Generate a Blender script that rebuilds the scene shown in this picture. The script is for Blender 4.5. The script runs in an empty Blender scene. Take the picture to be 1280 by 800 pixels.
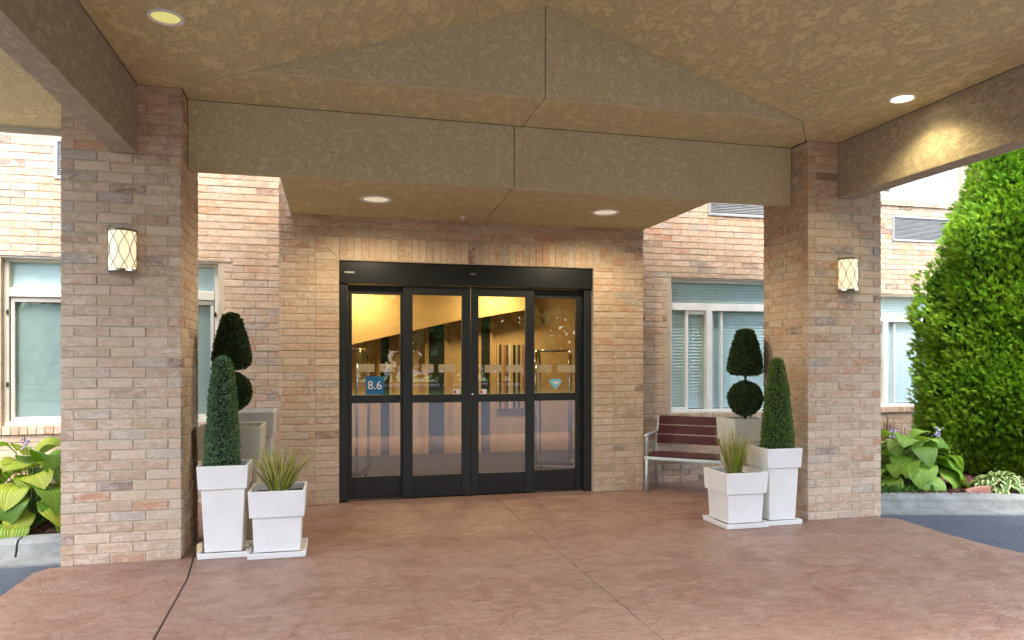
import bpy, bmesh, math, random
from mathutils import Vector, Matrix
random.seed(7)
R = math.radians
sc = bpy.context.scene
C = sc.collection

# ------------------------------------------------------------------ camera
F_PX, YAW, HOR, CAM_H = 901.0, math.atan(225/901.0), 450.0, 1.607
cam_d = bpy.data.cameras.new('camera')
cam = bpy.data.objects.new('camera', cam_d); C.objects.link(cam)
cam.location = (0, 0, CAM_H)
cam.rotation_euler = (R(90), 0, -YAW)
cam_d.sensor_width = 36.0
cam_d.lens = 36.0*F_PX/1280.0
cam_d.shift_y = (HOR-400.0)/1280.0
cam_d.clip_start = 0.05; cam_d.clip_end = 600
sc.camera = cam

# ------------------------------------------------------------------ world, sun, exposure
SUN_EL, SUN_AZ = 63.0, 195.0       # azimuth measured from +Y clockwise: behind the camera, a little to the left
w = bpy.data.worlds.new('World'); sc.world = w; w.use_nodes = True
nt = w.node_tree; nt.nodes.clear()
sky = nt.nodes.new('ShaderNodeTexSky'); sky.sky_type = 'NISHITA'; sky.sun_disc = False
sky.sun_elevation = R(SUN_EL); sky.sun_rotation = R(SUN_AZ)
sky.air_density = 1.0; sky.dust_density = 3.0; sky.ozone_density = 0.6
bg = nt.nodes.new('ShaderNodeBackground'); bg.inputs['Strength'].default_value = 0.15
wo = nt.nodes.new('ShaderNodeOutputWorld')
nt.links.new(sky.outputs[0], bg.inputs[0]); nt.links.new(bg.outputs[0], wo.inputs[0])
sun_d = bpy.data.lights.new('sun', 'SUN'); sun = bpy.data.objects.new('sun', sun_d); C.objects.link(sun)
sun_d.energy = 0.55; sun_d.angle = R(30); sun_d.color = (1.0, 0.99, 0.97)
sdir = Vector((math.sin(R(SUN_AZ))*math.cos(R(SUN_EL)), math.cos(R(SUN_AZ))*math.cos(R(SUN_EL)), math.sin(R(SUN_EL))))
sun.rotation_euler = sdir.to_track_quat('Z', 'Y').to_euler()
sun.location = sdir*60
sc.view_settings.view_transform = 'Standard'; sc.view_settings.look = 'None'
sc.view_settings.gamma = 1.0; sc.view_settings.exposure = 2.85
sc.view_settings.use_curve_mapping = False
sc.cycles.use_denoising = True
sc.cycles.max_bounces = 10; sc.cycles.diffuse_bounces = 5; sc.cycles.glossy_bounces = 4
sc.cycles.transparent_max_bounces = 24; sc.cycles.transmission_bounces = 6
sc.cycles.sample_clamp_indirect = 6.0
sc.cycles.caustics_reflective = False; sc.cycles.caustics_refractive = False

# ------------------------------------------------------------------ material helpers
class NB:
    def __init__(s, name):
        s.m = bpy.data.materials.new(name); s.m.use_nodes = True
        s.t = s.m.node_tree; s.t.nodes.clear()
        s.out = s.n('ShaderNodeOutputMaterial')
    def n(s, typ, **kw):
        nd = s.t.nodes.new(typ)
        for k, v in kw.items():
            if k.startswith('_'): setattr(nd, k[1:], v)
        for k, v in kw.items():
            if not k.startswith('_'):
                key = int(k[1:]) if k[0] == 'i' and k[1:].isdigit() else k.replace('__', ' ')
                s.set(nd.inputs[key], v)
        return nd
    def set(s, sock, v):
        if hasattr(v, 'is_linked') or isinstance(v, bpy.types.NodeSocket): s.t.links.new(v, sock)
        else: sock.default_value = v
    def pos(s): return s.n('ShaderNodeNewGeometry').outputs['Position']
    def obj(s): return s.n('ShaderNodeTexCoord').outputs['Object']
    def mapping(s, vec, scale=(1,1,1), loc=(0,0,0), rot=(0,0,0)):
        return s.n('ShaderNodeMapping', Vector=vec, Scale=scale, Location=loc, Rotation=rot).outputs[0]
    def noise(s, vec, scale, detail=4, rough=.55, dist=0):
        return s.n('ShaderNodeTexNoise', Vector=vec, Scale=scale, Detail=detail, Roughness=rough, Distortion=dist).outputs[0]
    def ramp(s, fac, stops, interp='LINEAR'):
        r = s.n('ShaderNodeValToRGB', Fac=fac); cr = r.color_ramp; cr.interpolation = interp
        while len(cr.elements) < len(stops): cr.elements.new(.5)
        for e, (p, c) in zip(cr.elements, stops):
            e.position = p; e.color = (c, c, c, 1) if not hasattr(c, '__len__') else (*c, 1)
        return r.outputs[0]
    def mix(s, fac, a, b, mode='MIX'):
        nd = s.n('ShaderNodeMix', _data_type='RGBA', _blend_type=mode)
        s.set(nd.inputs[0], fac)
        for sock, v in ((nd.inputs[6], a), (nd.inputs[7], b)):
            s.set(sock, v if not (isinstance(v, tuple) and len(v) == 3) else (*v, 1))
        return nd.outputs[2]
    def math(s, op, a, b=0.0, c=0.0):
        nd = s.n('ShaderNodeMath', _operation=op); s.set(nd.inputs[0], a); s.set(nd.inputs[1], b); s.set(nd.inputs[2], c)
        return nd.outputs[0]
    def bump(s, h, strength=.3, dist=.01, normal=None):
        nd = s.n('ShaderNodeBump', Height=h, Strength=strength, Distance=dist)
        if normal is not None: s.set(nd.inputs['Normal'], normal)
        return nd.outputs[0]
    def rnd(s):
        isl = s.n('ShaderNodeNewGeometry').outputs['Random Per Island']
        ob = s.n('ShaderNodeObjectInfo').outputs['Random']
        return s.math('FRACT', s.math('ADD', s.math('MULTIPLY', isl, 7.31), ob))
    def bsdf(s, col, rough=.6, normal=None, metal=0.0, spec=.5, **kw):
        p = s.n('ShaderNodeBsdfPrincipled')
        s.set(p.inputs['Base Color'], col if not (isinstance(col, tuple) and len(col) == 3) else (*col, 1))
        s.set(p.inputs['Roughness'], rough); s.set(p.inputs['Metallic'], metal)
        s.set(p.inputs['Specular IOR Level'], spec)
        if normal is not None: s.set(p.inputs['Normal'], normal)
        for k, v in kw.items(): s.set(p.inputs[k.replace('__', ' ')], v)
        return p
    def done(s, sh):
        s.t.links.new(sh.outputs[0] if hasattr(sh, 'outputs') else sh, s.out.inputs[0]); return s.m

def plain(name, col, rough=.6, metal=0.0, spec=.5, var=.08, bscale=60, bstr=.05):
    b = NB(name); p = b.pos()
    n1 = b.noise(p, 6, 5)
    c = b.mix(b.ramp(n1, [(.3, 0.0), (.7, 1.0)]), tuple(x*(1-var) for x in col), tuple(min(1, x*(1+var)) for x in col))
    nrm = b.bump(b.noise(p, bscale, 3), bstr, .004) if bstr else None
    return b.done(b.bsdf(c, rough, nrm, metal, spec))

def mat_brick():
    b = NB('brick'); r = b.rnd(); p = b.pos()
    off = b.n('ShaderNodeVectorMath', _operation='SCALE', i0=(13.1, 7.7, 5.3)); b.set(off.inputs['Scale'], b.math('MULTIPLY', r, 9.0))
    pv = b.n('ShaderNodeVectorMath', _operation='ADD', i0=p, i1=off.outputs[0]).outputs[0]
    base = b.ramp(r, [(0, (0.488, 0.335, 0.204)), (.13, (0.530, 0.380, 0.248)), (.26, (0.572, 0.400, 0.261)), (.38, (0.604, 0.450, 0.304)), (.50, (0.477, 0.345, 0.217)),
                      (.60, (0.562, 0.365, 0.226)), (.70, (0.636, 0.490, 0.339)), (.79, (0.424, 0.290, 0.183)), (.85, (0.530, 0.280, 0.152)),
                      (.925, (0.498, 0.410, 0.309)), (.955, (0.371, 0.305, 0.244)), (.985, (0.254, 0.150, 0.096)), (1, (0.519, 0.370, 0.235))])
    n1 = b.noise(b.mapping(pv, (1, 1, 2.0)), 11, 8, .72, .8)
    smear = b.ramp(n1, [(.45, 0.0), (.56, 1.0)])
    pale = b.mix(.70, base, (.74, .62, .485))
    c = b.mix(b.math('MULTIPLY', smear, b.ramp(b.noise(p, 3.1, 2), [(.3, .25), (.7, .95)])), b.mix(.06, base, (.30, .19, .13)), pale)
    n2 = b.noise(b.mapping(pv, (1, 1, 1.6), (4, 2, 1)), 16, 8, .75, 1.0)
    c = b.mix(b.ramp(n2, [(.58, 0.0), (.70, .6)]), c, b.mix(.5, base, (.27, .17, .12)))
    n4 = b.noise(b.mapping(pv, (1, 1, 1.4), (9, 5, 3)), 22, 6, .7, .6)
    c = b.mix(b.ramp(n4, [(.62, 0.0), (.72, .5)]), c, (.37, .34, .31))
    sp = b.noise(p, 170, 2, .5)
    c = b.mix(b.ramp(sp, [(.66, 0.0), (.74, .45)]), c, (.12, .09, .075))
    c = b.mix(b.ramp(b.noise(pv, 55, 5, .75), [(.38, .40), (.52, 0.0)]), c, b.mix(.5, base, (.22, .14, .10)))
    h = b.math('ADD', b.math('MULTIPLY', b.noise(pv, 45, 5, .7), .8), b.math('MULTIPLY', b.noise(pv, 12, 3), .7))
    return b.done(b.bsdf(c, .86, b.bump(h, .55, .006), spec=.25))

def mat_stucco(name, col, sc_=12.0, amt=.10):
    b = NB(name); p = b.pos()
    n1 = b.noise(b.mapping(p, (1.0, .6, 1.15), rot=(0, 0, .6)), sc_, 14, .80, .25)
    plate = b.ramp(n1, [(.46, 0.0), (.53, 1.0)])
    vein = b.ramp(b.math('ABSOLUTE', b.math('SUBTRACT', n1, .485)), [(.0, 1.0), (.013, 0.0)])
    n3 = b.noise(p, 95, 5, .75)
    h = b.math('ADD', b.math('MULTIPLY', plate, .9), b.math('ADD', b.math('MULTIPLY', n1, .6), b.math('MULTIPLY', n3, .35)))
    c = b.mix(plate, tuple(x*(1-amt) for x in col), tuple(x*(1+amt*.4) for x in col))
    c = b.mix(b.math('MULTIPLY', vein, .30), c, tuple(x*.5 for x in col))
    stain = b.ramp(b.noise(p, .9, 6, .65), [(.50, 0.0), (.72, .22)])
    c = b.mix(stain, c, tuple(x*.62 for x in col))
    c = b.mix(b.ramp(b.noise(p, 48, 6, .8), [(.40, .28), (.50, 0.0)]), c, tuple(x*.55 for x in col))
    return b.done(b.bsdf(c, .9, b.bump(h, .6, .006), spec=.15))

def mat_pavement():
    b = NB('stamped_concrete'); p = b.pos()
    n1 = b.noise(p, .8, 6, .6, .5); n2 = b.noise(b.mapping(p, (1, 1.5, 1)), 2.6, 7, .7, 1.2); n3 = b.noise(p, 14, 6, .7)
    c = b.mix(b.ramp(n1, [(.35, 0.0), (.65, 1.0)]), (0.285, 0.137, 0.084), (0.333, 0.192, 0.128))
    c = b.mix(b.ramp(n2, [(.42, 0.0), (.62, .85)]), c, (0.380, 0.240, 0.168))
    c = b.mix(b.ramp(n2, [(.30, .75), (.43, 0.0)]), c, (0.199, 0.096, 0.064))
    n4 = b.noise(b.mapping(p, (.7, 2.2, 1), (3, 1, 0)), 7, 9, .75, 1.5)
    c = b.mix(b.ramp(n4, [(.50, 0.0), (.60, .55)]), c, (0.216, 0.118, 0.081))
    c = b.mix(b.ramp(n4, [(.36, .4), (.45, 0.0)]), c, (0.423, 0.281, 0.202))
    c = b.mix(b.ramp(n3, [(.54, 0.0), (.68, .55)]), c, (0.181, 0.104, 0.074))
    n5 = b.noise(p, 30, 8, .8)
    c = b.mix(b.ramp(n5, [(.36, .55), (.48, 0.0)]), c, (0.140, 0.079, 0.056))
    c = b.mix(b.ramp(n5, [(.56, 0.0), (.70, .45)]), c, (0.497, 0.324, 0.232))
    vo = b.n('ShaderNodeTexVoronoi', _feature='DISTANCE_TO_EDGE', Scale=2.3,
             Vector=b.n('ShaderNodeVectorMath', _operation='ADD', i0=p, i1=b.n('ShaderNodeTexNoise', Vector=p, Scale=3.0, Detail=6.0).outputs[1]).outputs[0]).outputs[0]
    crease = b.ramp(vo, [(.0, 0.0), (.03, 1.0)])
    h = b.math('ADD', b.math('MULTIPLY', b.noise(p, 5, 8, .7, .8), 1.0), b.math('ADD', b.math('MULTIPLY', crease, .35), b.math('ADD', b.math('MULTIPLY', n4, .6), b.math('MULTIPLY', n5, .12))))
    rough = b.ramp(b.noise(p, 3.5, 5, .6), [(.3, .30), (.7, .52)])
    return b.done(b.bsdf(c, rough, b.bump(h, .8, .018), spec=.5))

def mat_asphalt():
    b = NB('asphalt'); p = b.pos()
    n = b.noise(p, 55, 6, .8); n2 = b.noise(p, 1.6, 7, .7)
    c = b.mix(b.ramp(n, [(.42, 0.0), (.62, 1.0)]), (.030, .036, .046), (.145, .16, .18))
    c = b.mix(b.ramp(n2, [(.35, 0.0), (.7, .5)]), c, (.11, .12, .14))
    return b.done(b.bsdf(c, .85, b.bump(n, .5, .006), spec=.3))

def mat_concrete():
    b = NB('kerb_concrete'); p = b.pos()
    n = b.noise(p, 5, 7, .65); n3 = b.noise(p, 70, 4)
    c = b.mix(b.ramp(n, [(.35, 0.0), (.65, 1.0)]), (.19, .195, .17), (.30, .305, .28))
    c = b.mix(b.ramp(n3, [(.6, 0.0), (.75, .4)]), c, (.16, .165, .14))
    return b.done(b.bsdf(c, .85, b.bump(b.math('ADD', n, b.math('MULTIPLY', n3, .4)), .35, .006), spec=.25))

def mat_leaf(name, c1, c2, c3=None, rough=.5, trans=.35, spec=.4, clump=2.5):
    b = NB(name); r = b.rnd()
    c = b.mix(r, c1, c2)
    if c3:
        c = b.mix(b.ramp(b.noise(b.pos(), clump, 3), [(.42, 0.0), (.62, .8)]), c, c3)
        c = b.mix(b.ramp(b.noise(b.pos(), clump*4.5, 3, .6), [(.40, .72), (.54, 0.0)]), c, tuple(x*.34 for x in c1))  # random dark patches paint the shaded gaps between fronds into the colour
    p = b.bsdf(c, rough, spec=spec)
    t = b.n('ShaderNodeBsdfTranslucent', Color=b.mix(1.0, c, (1.0, 1.0, .55), 'MULTIPLY'))
    return b.done(b.n('ShaderNodeMixShader', i0=trans, i1=p.outputs[0], i2=t.outputs[0]))

def mat_hosta(name, c1, c2, edge=None):
    b = NB(name); r = b.rnd(); uv = b.n('ShaderNodeUVMap').outputs[0]
    sx = b.n('ShaderNodeSeparateXYZ', Vector=uv)
    u, v = sx.outputs[0], sx.outputs[1]
    a = b.math('ABSOLUTE', b.math('SUBTRACT', u, .5))
    c = b.mix(r, c1, c2)
    veins = b.math('SINE', b.math('MULTIPLY', b.math('ADD', a, b.math('MULTIPLY', v, .0)), 62.0))
    c = b.mix(b.math('MULTIPLY', b.ramp(veins, [(.0, 1.0), (.35, 0.0)]), .14), c, tuple(x*.6 for x in c1))
    c = b.mix(b.ramp(a, [(0, .5), (.03, 0.0)]), c, tuple(min(1, x*1.5) for x in c2))
    c = b.mix(b.ramp(b.noise(b.pos(), 9, 3), [(.5, 0.0), (.75, .3)]), c, tuple(x*.62 for x in c1))
    if edge:
        e = b.math('ADD', a, b.math('MULTIPLY', b.noise(b.obj(), 30, 2), .12))
        c = b.mix(b.ramp(e, [(.36, 0.0), (.40, 1.0)]), c, edge)
    nrm = b.bump(veins, .35, .004)
    p = b.bsdf(c, .42, nrm, spec=.45)
    t = b.n('ShaderNodeBsdfTranslucent', Color=b.mix(1.0, c, (1.0, 1.0, .5), 'MULTIPLY'))
    return b.done(b.n('ShaderNodeMixShader', i0=.3, i1=p.outputs[0], i2=t.outputs[0]))

def mat_glass(name, tint=(1, 1, 1), f0=.085):
    b = NB(name); g_ = b.n('ShaderNodeNewGeometry')
    d = b.n('ShaderNodeVectorMath', _operation='DOT_PRODUCT', i0=g_.outputs['Normal'], i1=g_.outputs['Incoming']).outputs['Value']
    k = b.math('POWER', b.math('SUBTRACT', 1.0, b.math('ABSOLUTE', d)), 5.0)
    fr = b.math('ADD', b.math('MULTIPLY', k, 1-f0), f0)          # Schlick reflectance of one face
    wav = b.bump(b.noise(b.pos(), 1.3, 2), .02, .02)
    g = b.n('ShaderNodeBsdfGlossy', Color=(1, 1, 1, 1), Roughness=0.0, Normal=wav)
    t = b.n('ShaderNodeBsdfTransparent', Color=(*tint, 1))
    return b.done(b.n('ShaderNodeMixShader', i0=fr, i1=t.outputs[0], i2=g.outputs[0]))

def mat_emit(name, col, strength, base=(.8, .8, .8)):
    b = NB(name)
    p = b.bsdf(base, .4); p.inputs['Emission Color'].default_value = (*col, 1); p.inputs['Emission Strength'].default_value = strength
    return b.done(p)

def mat_frost(name, col, fac):
    b = NB(name)
    t = b.n('ShaderNodeBsdfTransparent'); d = b.n('ShaderNodeBsdfDiffuse', Color=(*col, 1)); l = b.n('ShaderNodeBsdfTranslucent', Color=(*col, 1))
    m = b.n('ShaderNodeMixShader', i0=.5, i1=d.outputs[0], i2=l.outputs[0])
    return b.done(b.n('ShaderNodeMixShader', i0=fac, i1=t.outputs[0], i2=m.outputs[0]))

def mat_wood(name, c1, c2, rough=.3):
    b = NB(name); p = b.obj()
    n = b.noise(b.mapping(p, (2, 30, 30)), 3, 5, .6, .4)
    return b.done(b.bsdf(b.mix(n, c1, c2), rough, b.bump(n, .12, .002), spec=.3))

M = dict(
    brick=mat_brick(),
    mortar=plain('mortar', (.51, .42, .30), .95, spec=.1, var=.12, bscale=220, bstr=.5),
    ceiling=mat_stucco('ceiling_stucco', (.68, .605, .335), 10.0, .09),
    beam=mat_stucco('beam_stucco', (.69, .615, .38), 18.0, .07),
    side_beam=mat_stucco('shaded_beam_stucco', (.47, .40, .29), 16.0, .10),  # darker copy of the stucco, shade on the beams put into its colour
    pave=mat_pavement(), asphalt=mat_asphalt(), kerb=mat_concrete(),
    dark_joint=plain('joint_filler', (.035, .03, .027), .9, bstr=0),
    roof=plain('roof_shingle', (.12, .10, .085), .9),
    black=plain('black_anodized_metal', (.012, .014, .013), .38, 0.0, .5, bstr=.02),
    black2=plain('black_metal_panel', (.009, .010, .010), .3, 0.0, .5, bstr=.02),
    glass=mat_glass('door_glass'),
    win_glass=mat_glass('window_glass', (.94, .985, .98), .04),
    vinyl=plain('white_vinyl', (.74, .73, .68), .45, bstr=.02),
    cream=plain('cream_metal', (.62, .58, .47), .5, bstr=.02),
    shade=plain('grey_roller_shade', (.31, .36, .325), .85, bstr=.03),
    blind=plain('white_blind', (.78, .86, .85), .55, bstr=0),
    white_plastic=plain('white_planter', (.80, .76, .69), .42, spec=.45, var=.04, bscale=25, bstr=.04),
    beige_plastic=plain('beige_planter', (.52, .46, .34), .5, spec=.4, var=.04, bscale=25, bstr=.04),
    pale_plastic=plain('pale_grey_planter', (.56, .54, .46), .5, spec=.4, var=.04, bscale=25, bstr=.04),
    soil=plain('potting_soil', (.05, .032, .022), .95, bscale=90, bstr=.8),
    mulch=plain('mulch', (.085, .032, .02), .95, var=.4, bscale=60, bstr=1.0),
    boxwood=mat_leaf('boxwood_leaf', (.060, .135, .050), (.21, .34, .15), rough=.55, trans=.15, spec=.3),
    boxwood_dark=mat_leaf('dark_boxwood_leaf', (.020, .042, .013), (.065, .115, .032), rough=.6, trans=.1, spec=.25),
    boxwood_green=mat_leaf('bright_boxwood_leaf', (.065, .125, .020), (.19, .30, .065), rough=.55, trans=.2, spec=.3),
    core=plain('shaded_core', (.012, .016, .008), .95, bstr=0),  # near-black hull, the shade between the leaves put into its colour
    arb=mat_leaf('arborvitae_leaf', (.11, .28, .014), (.24, .46, .03), (.32, .52, .035), .5, .3, .3, 3.0),
    arb_core=plain('arborvitae_shade_core', (.014, .035, .005), .95, spec=0.0, var=.4, bscale=40, bstr=1.0),  # dark core so gaps read as shaded foliage
    bark=plain('bark', (.09, .06, .04), .95, bscale=40, bstr=.8),
    hosta=mat_hosta('hosta_leaf', (.20, .38, .035), (.34, .54, .09)),
    hosta_gold=mat_hosta('golden_hosta_leaf', (.20, .32, .02), (.52, .54, .06)),
    hosta_dark=mat_hosta('deep_hosta_leaf', (.10, .22, .02), (.18, .32, .04)),
    hosta_var=mat_hosta('variegated_hosta_leaf', (.07, .19, .03), (.13, .27, .05), (.66, .68, .34)),
    stem=plain('green_stem', (.12, .20, .05), .6, bstr=0),
    flower=plain('lavender_petal', (.55, .47, .75), .6, bstr=0),
    grass=mat_leaf('ornamental_grass', (.20, .22, .05), (.58, .50, .18), rough=.55, trans=.25, spec=.3),
    dry=plain('dry_twig', (.16, .085, .05), .9, bstr=0),
    ground_leaf=mat_leaf('groundcover_leaf', (.05, .16, .02), (.11, .24, .03), rough=.5, trans=.25),
    mahogany=mat_wood('mahogany_slat', (.050, .007, .008), (.090, .013, .012), .34),
    silver=plain('silver_paint', (.56, .60, .57), .38, .35, bstr=.02),
    chrome=plain('polished_metal', (.72, .70, .64), .18, 1.0, var=.03, bstr=0),
    bronze=plain('dark_bronze', (.16, .13, .09), .4, .8, bstr=0),
    white=plain('white_trim', (.80, .78, .70), .45, bstr=.02),
    shade_glow=mat_emit('lit_glass_shade', (1.0, .82, .50), .135, (.5, .46, .38)),
    down_glow=mat_emit('lit_downlight', (1.0, .88, .55), 3.0),
    down_gold=mat_emit('gold_reflector', (.95, .90, .30), .075, (.62, .60, .22)),
    diffuser=mat_emit('frosted_diffuser', (1.0, .88, .62), .07, (.75, .72, .62)),
    aluminium=plain('brushed_aluminium_louvre', (.36, .375, .36), .5, .0, bstr=0),
    terracotta=plain('pink_edging_block', (.47, .22, .17), .85, bscale=50, bstr=.3),
    in_wall=plain('lobby_wall', (.62, .42, .19), .8, bstr=.03),
    in_orange=plain('lobby_apricot_wall', (.66, .48, .25), .8, bstr=.03),
    in_floor=plain('lobby_carpet', (.035, .034, .033), .9, bscale=150, bstr=.4),
    in_ceil=plain('lobby_ceiling', (.66, .46, .20), .85, bstr=.03),
    lobby_lamp=mat_emit('lobby_lamp', (1.0, .76, .36), 3.0),
    dark_panel=plain('near_black', (.018, .020, .018), .5, bstr=0),
    frost=mat_frost('frosted_film', (.85, .78, .62), .6),
    blue=plain('blue_sign_film', (.012, .13, .30), .5, bstr=0),
    sky_blue=plain('pale_blue_sticker', (.20, .52, .66), .5, bstr=0),
    sticker=plain('white_sticker', (.75, .70, .68), .5, bstr=0),
    red=plain('red_print', (.45, .03, .03), .5, bstr=0),
    verge=plain('verge_grass', (.07, .14, .03), .9, var=.3, bscale=80, bstr=.6),
    tree_leaf=mat_leaf('tree_leaf', (.08, .17, .03), (.18, .30, .06), (.20, .32, .07), .55, .35, .3, .6),
)

# ------------------------------------------------------------------ geometry helpers
ORI = {}
def origin(o):
    return ORI.get(o.name, Vector((0, 0, 0))) if o else Vector((0, 0, 0))
def thing(name, label, cat, loc=(0, 0, 0), group=None):
    o = bpy.data.objects.new(name, None); C.objects.link(o)
    o.location = loc; o.empty_display_size = .2
    o['label'] = label; o['category'] = cat
    if group: o['group'] = group
    ORI[o.name] = Vector(loc)
    return o
def tag(o, label, cat, group=None):
    o['label'] = label; o['category'] = cat
    if group: o['group'] = group
    return o

class MB:
    def __init__(s): s.v, s.f, s.uv = [], [], {}
    def quad(s, a, b, c, d):
        i = len(s.v); s.v += [tuple(a), tuple(b), tuple(c), tuple(d)]; s.f.append((i, i+1, i+2, i+3)); return s
    def tri(s, a, b, c):
        i = len(s.v); s.v += [tuple(a), tuple(b), tuple(c)]; s.f.append((i, i+1, i+2)); return s
    def box(s, x0, x1, y0, y1, z0, z1):
        i = len(s.v)
        s.v += [(x0,y0,z0),(x1,y0,z0),(x1,y1,z0),(x0,y1,z0),(x0,y0,z1),(x1,y0,z1),(x1,y1,z1),(x0,y1,z1)]
        s.f += [tuple(i+k for k in q) for q in ((0,3,2,1),(4,5,6,7),(0,1,5,4),(1,2,6,5),(2,3,7,6),(3,0,4,7))]
        return s
    def frustum(s, cx, cy, wx0, wy0, z0, wx1, wy1, z1):
        i = len(s.v)
        for wx, wy, z in ((wx0, wy0, z0), (wx1, wy1, z1)):
            s.v += [(cx-wx/2,cy-wy/2,z),(cx+wx/2,cy-wy/2,z),(cx+wx/2,cy+wy/2,z),(cx-wx/2,cy+wy/2,z)]
        s.f += [tuple(i+k for k in q) for q in ((0,3,2,1),(4,5,6,7),(0,1,5,4),(1,2,6,5),(2,3,7,6),(3,0,4,7))]
        return s
    def prism(s, poly, d):
        """poly: list of 3D points (planar), extruded by vector d"""
        i = len(s.v); n = len(poly); d = Vector(d)
        s.v += [tuple(p) for p in poly] + [tuple(Vector(p)+d) for p in poly]
        s.f.append(tuple(i+k for k in range(n))[::-1]); s.f.append(tuple(i+n+k for k in range(n)))
        for k in range(n): s.f.append((i+k, i+(k+1) % n, i+n+(k+1) % n, i+n+k))
        return s
    def tube(s, pts, r, seg=8, close=False):
        pts = [Vector(p) for p in pts]; n = len(pts); i0 = len(s.v)
        rad = r if hasattr(r, '__len__') else [r]*n
        up = Vector((0.123, .31, .94)).normalized()
        for k, p in enumerate(pts):
            if close: t = pts[(k+1) % n]-pts[k-1]
            else: t = pts[min(k+1, n-1)]-pts[max(k-1, 0)]
            t.normalize()
            a = up-t*up.dot(t)
            if a.length < .05: a = Vector((1, 0, 0))-t*t.x
            a.normalize(); b = t.cross(a)
            up = a
            for j in range(seg):
                an = 2*math.pi*j/seg
                s.v.append(tuple(p+(a*math.cos(an)+b*math.sin(an))*rad[k]))
        for k in range(n if close else n-1):
            k2 = (k+1) % n
            for j in range(seg):
                j2 = (j+1) % seg
                s.f.append((i0+k*seg+j, i0+k*seg+j2, i0+k2*seg+j2, i0+k2*seg+j))
        if not close:
            s.f.append(tuple(i0+j for j in range(seg))[::-1]); s.f.append(tuple(i0+(n-1)*seg+j for j in range(seg)))
        return s
    def lathe(s, cx, cy, prof, seg=24, cap=True):
        i0 = len(s.v); n = len(prof)
        for r, z in prof:
            for j in range(seg):
                a = 2*math.pi*j/seg; s.v.append((cx+r*math.cos(a), cy+r*math.sin(a), z))
        for k in range(n-1):
            for j in range(seg):
                j2 = (j+1) % seg
                s.f.append((i0+k*seg+j, i0+k*seg+j2, i0+(k+1)*seg+j2, i0+(k+1)*seg+j))
        if cap:
            s.f.append(tuple(i0+j for j in range(seg))[::-1]); s.f.append(tuple(i0+(n-1)*seg+j for j in range(seg)))
        return s
    def mesh(s, name, mat, org=Vector((0, 0, 0)), smooth=False, fix=False):
        me = bpy.data.meshes.new(name)
        me.from_pydata([(x-org.x, y-org.y, z-org.z) for x, y, z in s.v], [], s.f)
        if mat: me.materials.append(M[mat])
        if fix:
            bm = bmesh.new(); bm.from_mesh(me); bmesh.ops.recalc_face_normals(bm, faces=bm.faces); bm.to_mesh(me); bm.free()
        if smooth: me.polygons.foreach_set('use_smooth', [True]*len(me.polygons))
        me.update(); return me
    def build(s, name, mat, parent=None, kind=None, smooth=False, bevel=0, label=None, root=None, fix=False, seg=2):
        org = origin(root if root else parent)
        me = s.mesh(name, mat, org, smooth, fix)
        if bevel:
            bm = bmesh.new(); bm.from_mesh(me)
            bmesh.ops.recalc_face_normals(bm, faces=bm.faces)
            bmesh.ops.bevel(bm, geom=[e for e in bm.edges if e.calc_face_angle(0) > .5], offset=bevel, segments=seg, profile=.6, affect='EDGES', clamp_overlap=True)
            bm.to_mesh(me); bm.free()
        o = bpy.data.objects.new(name, me); C.objects.link(o)
        if parent:
            o.parent = parent
            ORI[o.name] = org
        else: ORI[o.name] = Vector((0, 0, 0))
        if kind: o['kind'] = kind
        if label: o['label'] = label
        return o

# ------------------------------------------------------------------ bricks
BL, BH, GAP, BT = .2590, .0813, .0105, .088
_cache = {}
def brick_mesh(lx, ly, lz, var):
    key = (round(lx, 3), round(ly, 3), round(lz, 3), var)
    if key in _cache: return _cache[key]
    rr = random.Random(hash(key) & 0xffff)
    bm = bmesh.new(); bmesh.ops.create_cube(bm, size=1)
    for v in bm.verts:
        v.co = Vector((v.co.x*lx, v.co.y*ly, v.co.z*lz))+Vector((rr.uniform(-1, 1), rr.uniform(-1, 1), rr.uniform(-1, 1)))*.0016
    bmesh.ops.bevel(bm, geom=list(bm.edges), offset=.0032, segments=1, affect='EDGES')
    me = bpy.data.meshes.new('brick'); bm.to_mesh(me); bm.free(); me.materials.append(M['brick'])
    _cache[key] = me; return me
def put_brick(parent, c, size, root):
    me = brick_mesh(*size, random.randrange(4))
    o = bpy.data.objects.new('brick', me); C.objects.link(o); o.parent = parent
    o.location = Vector(c)-origin(root)
    return o

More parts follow.
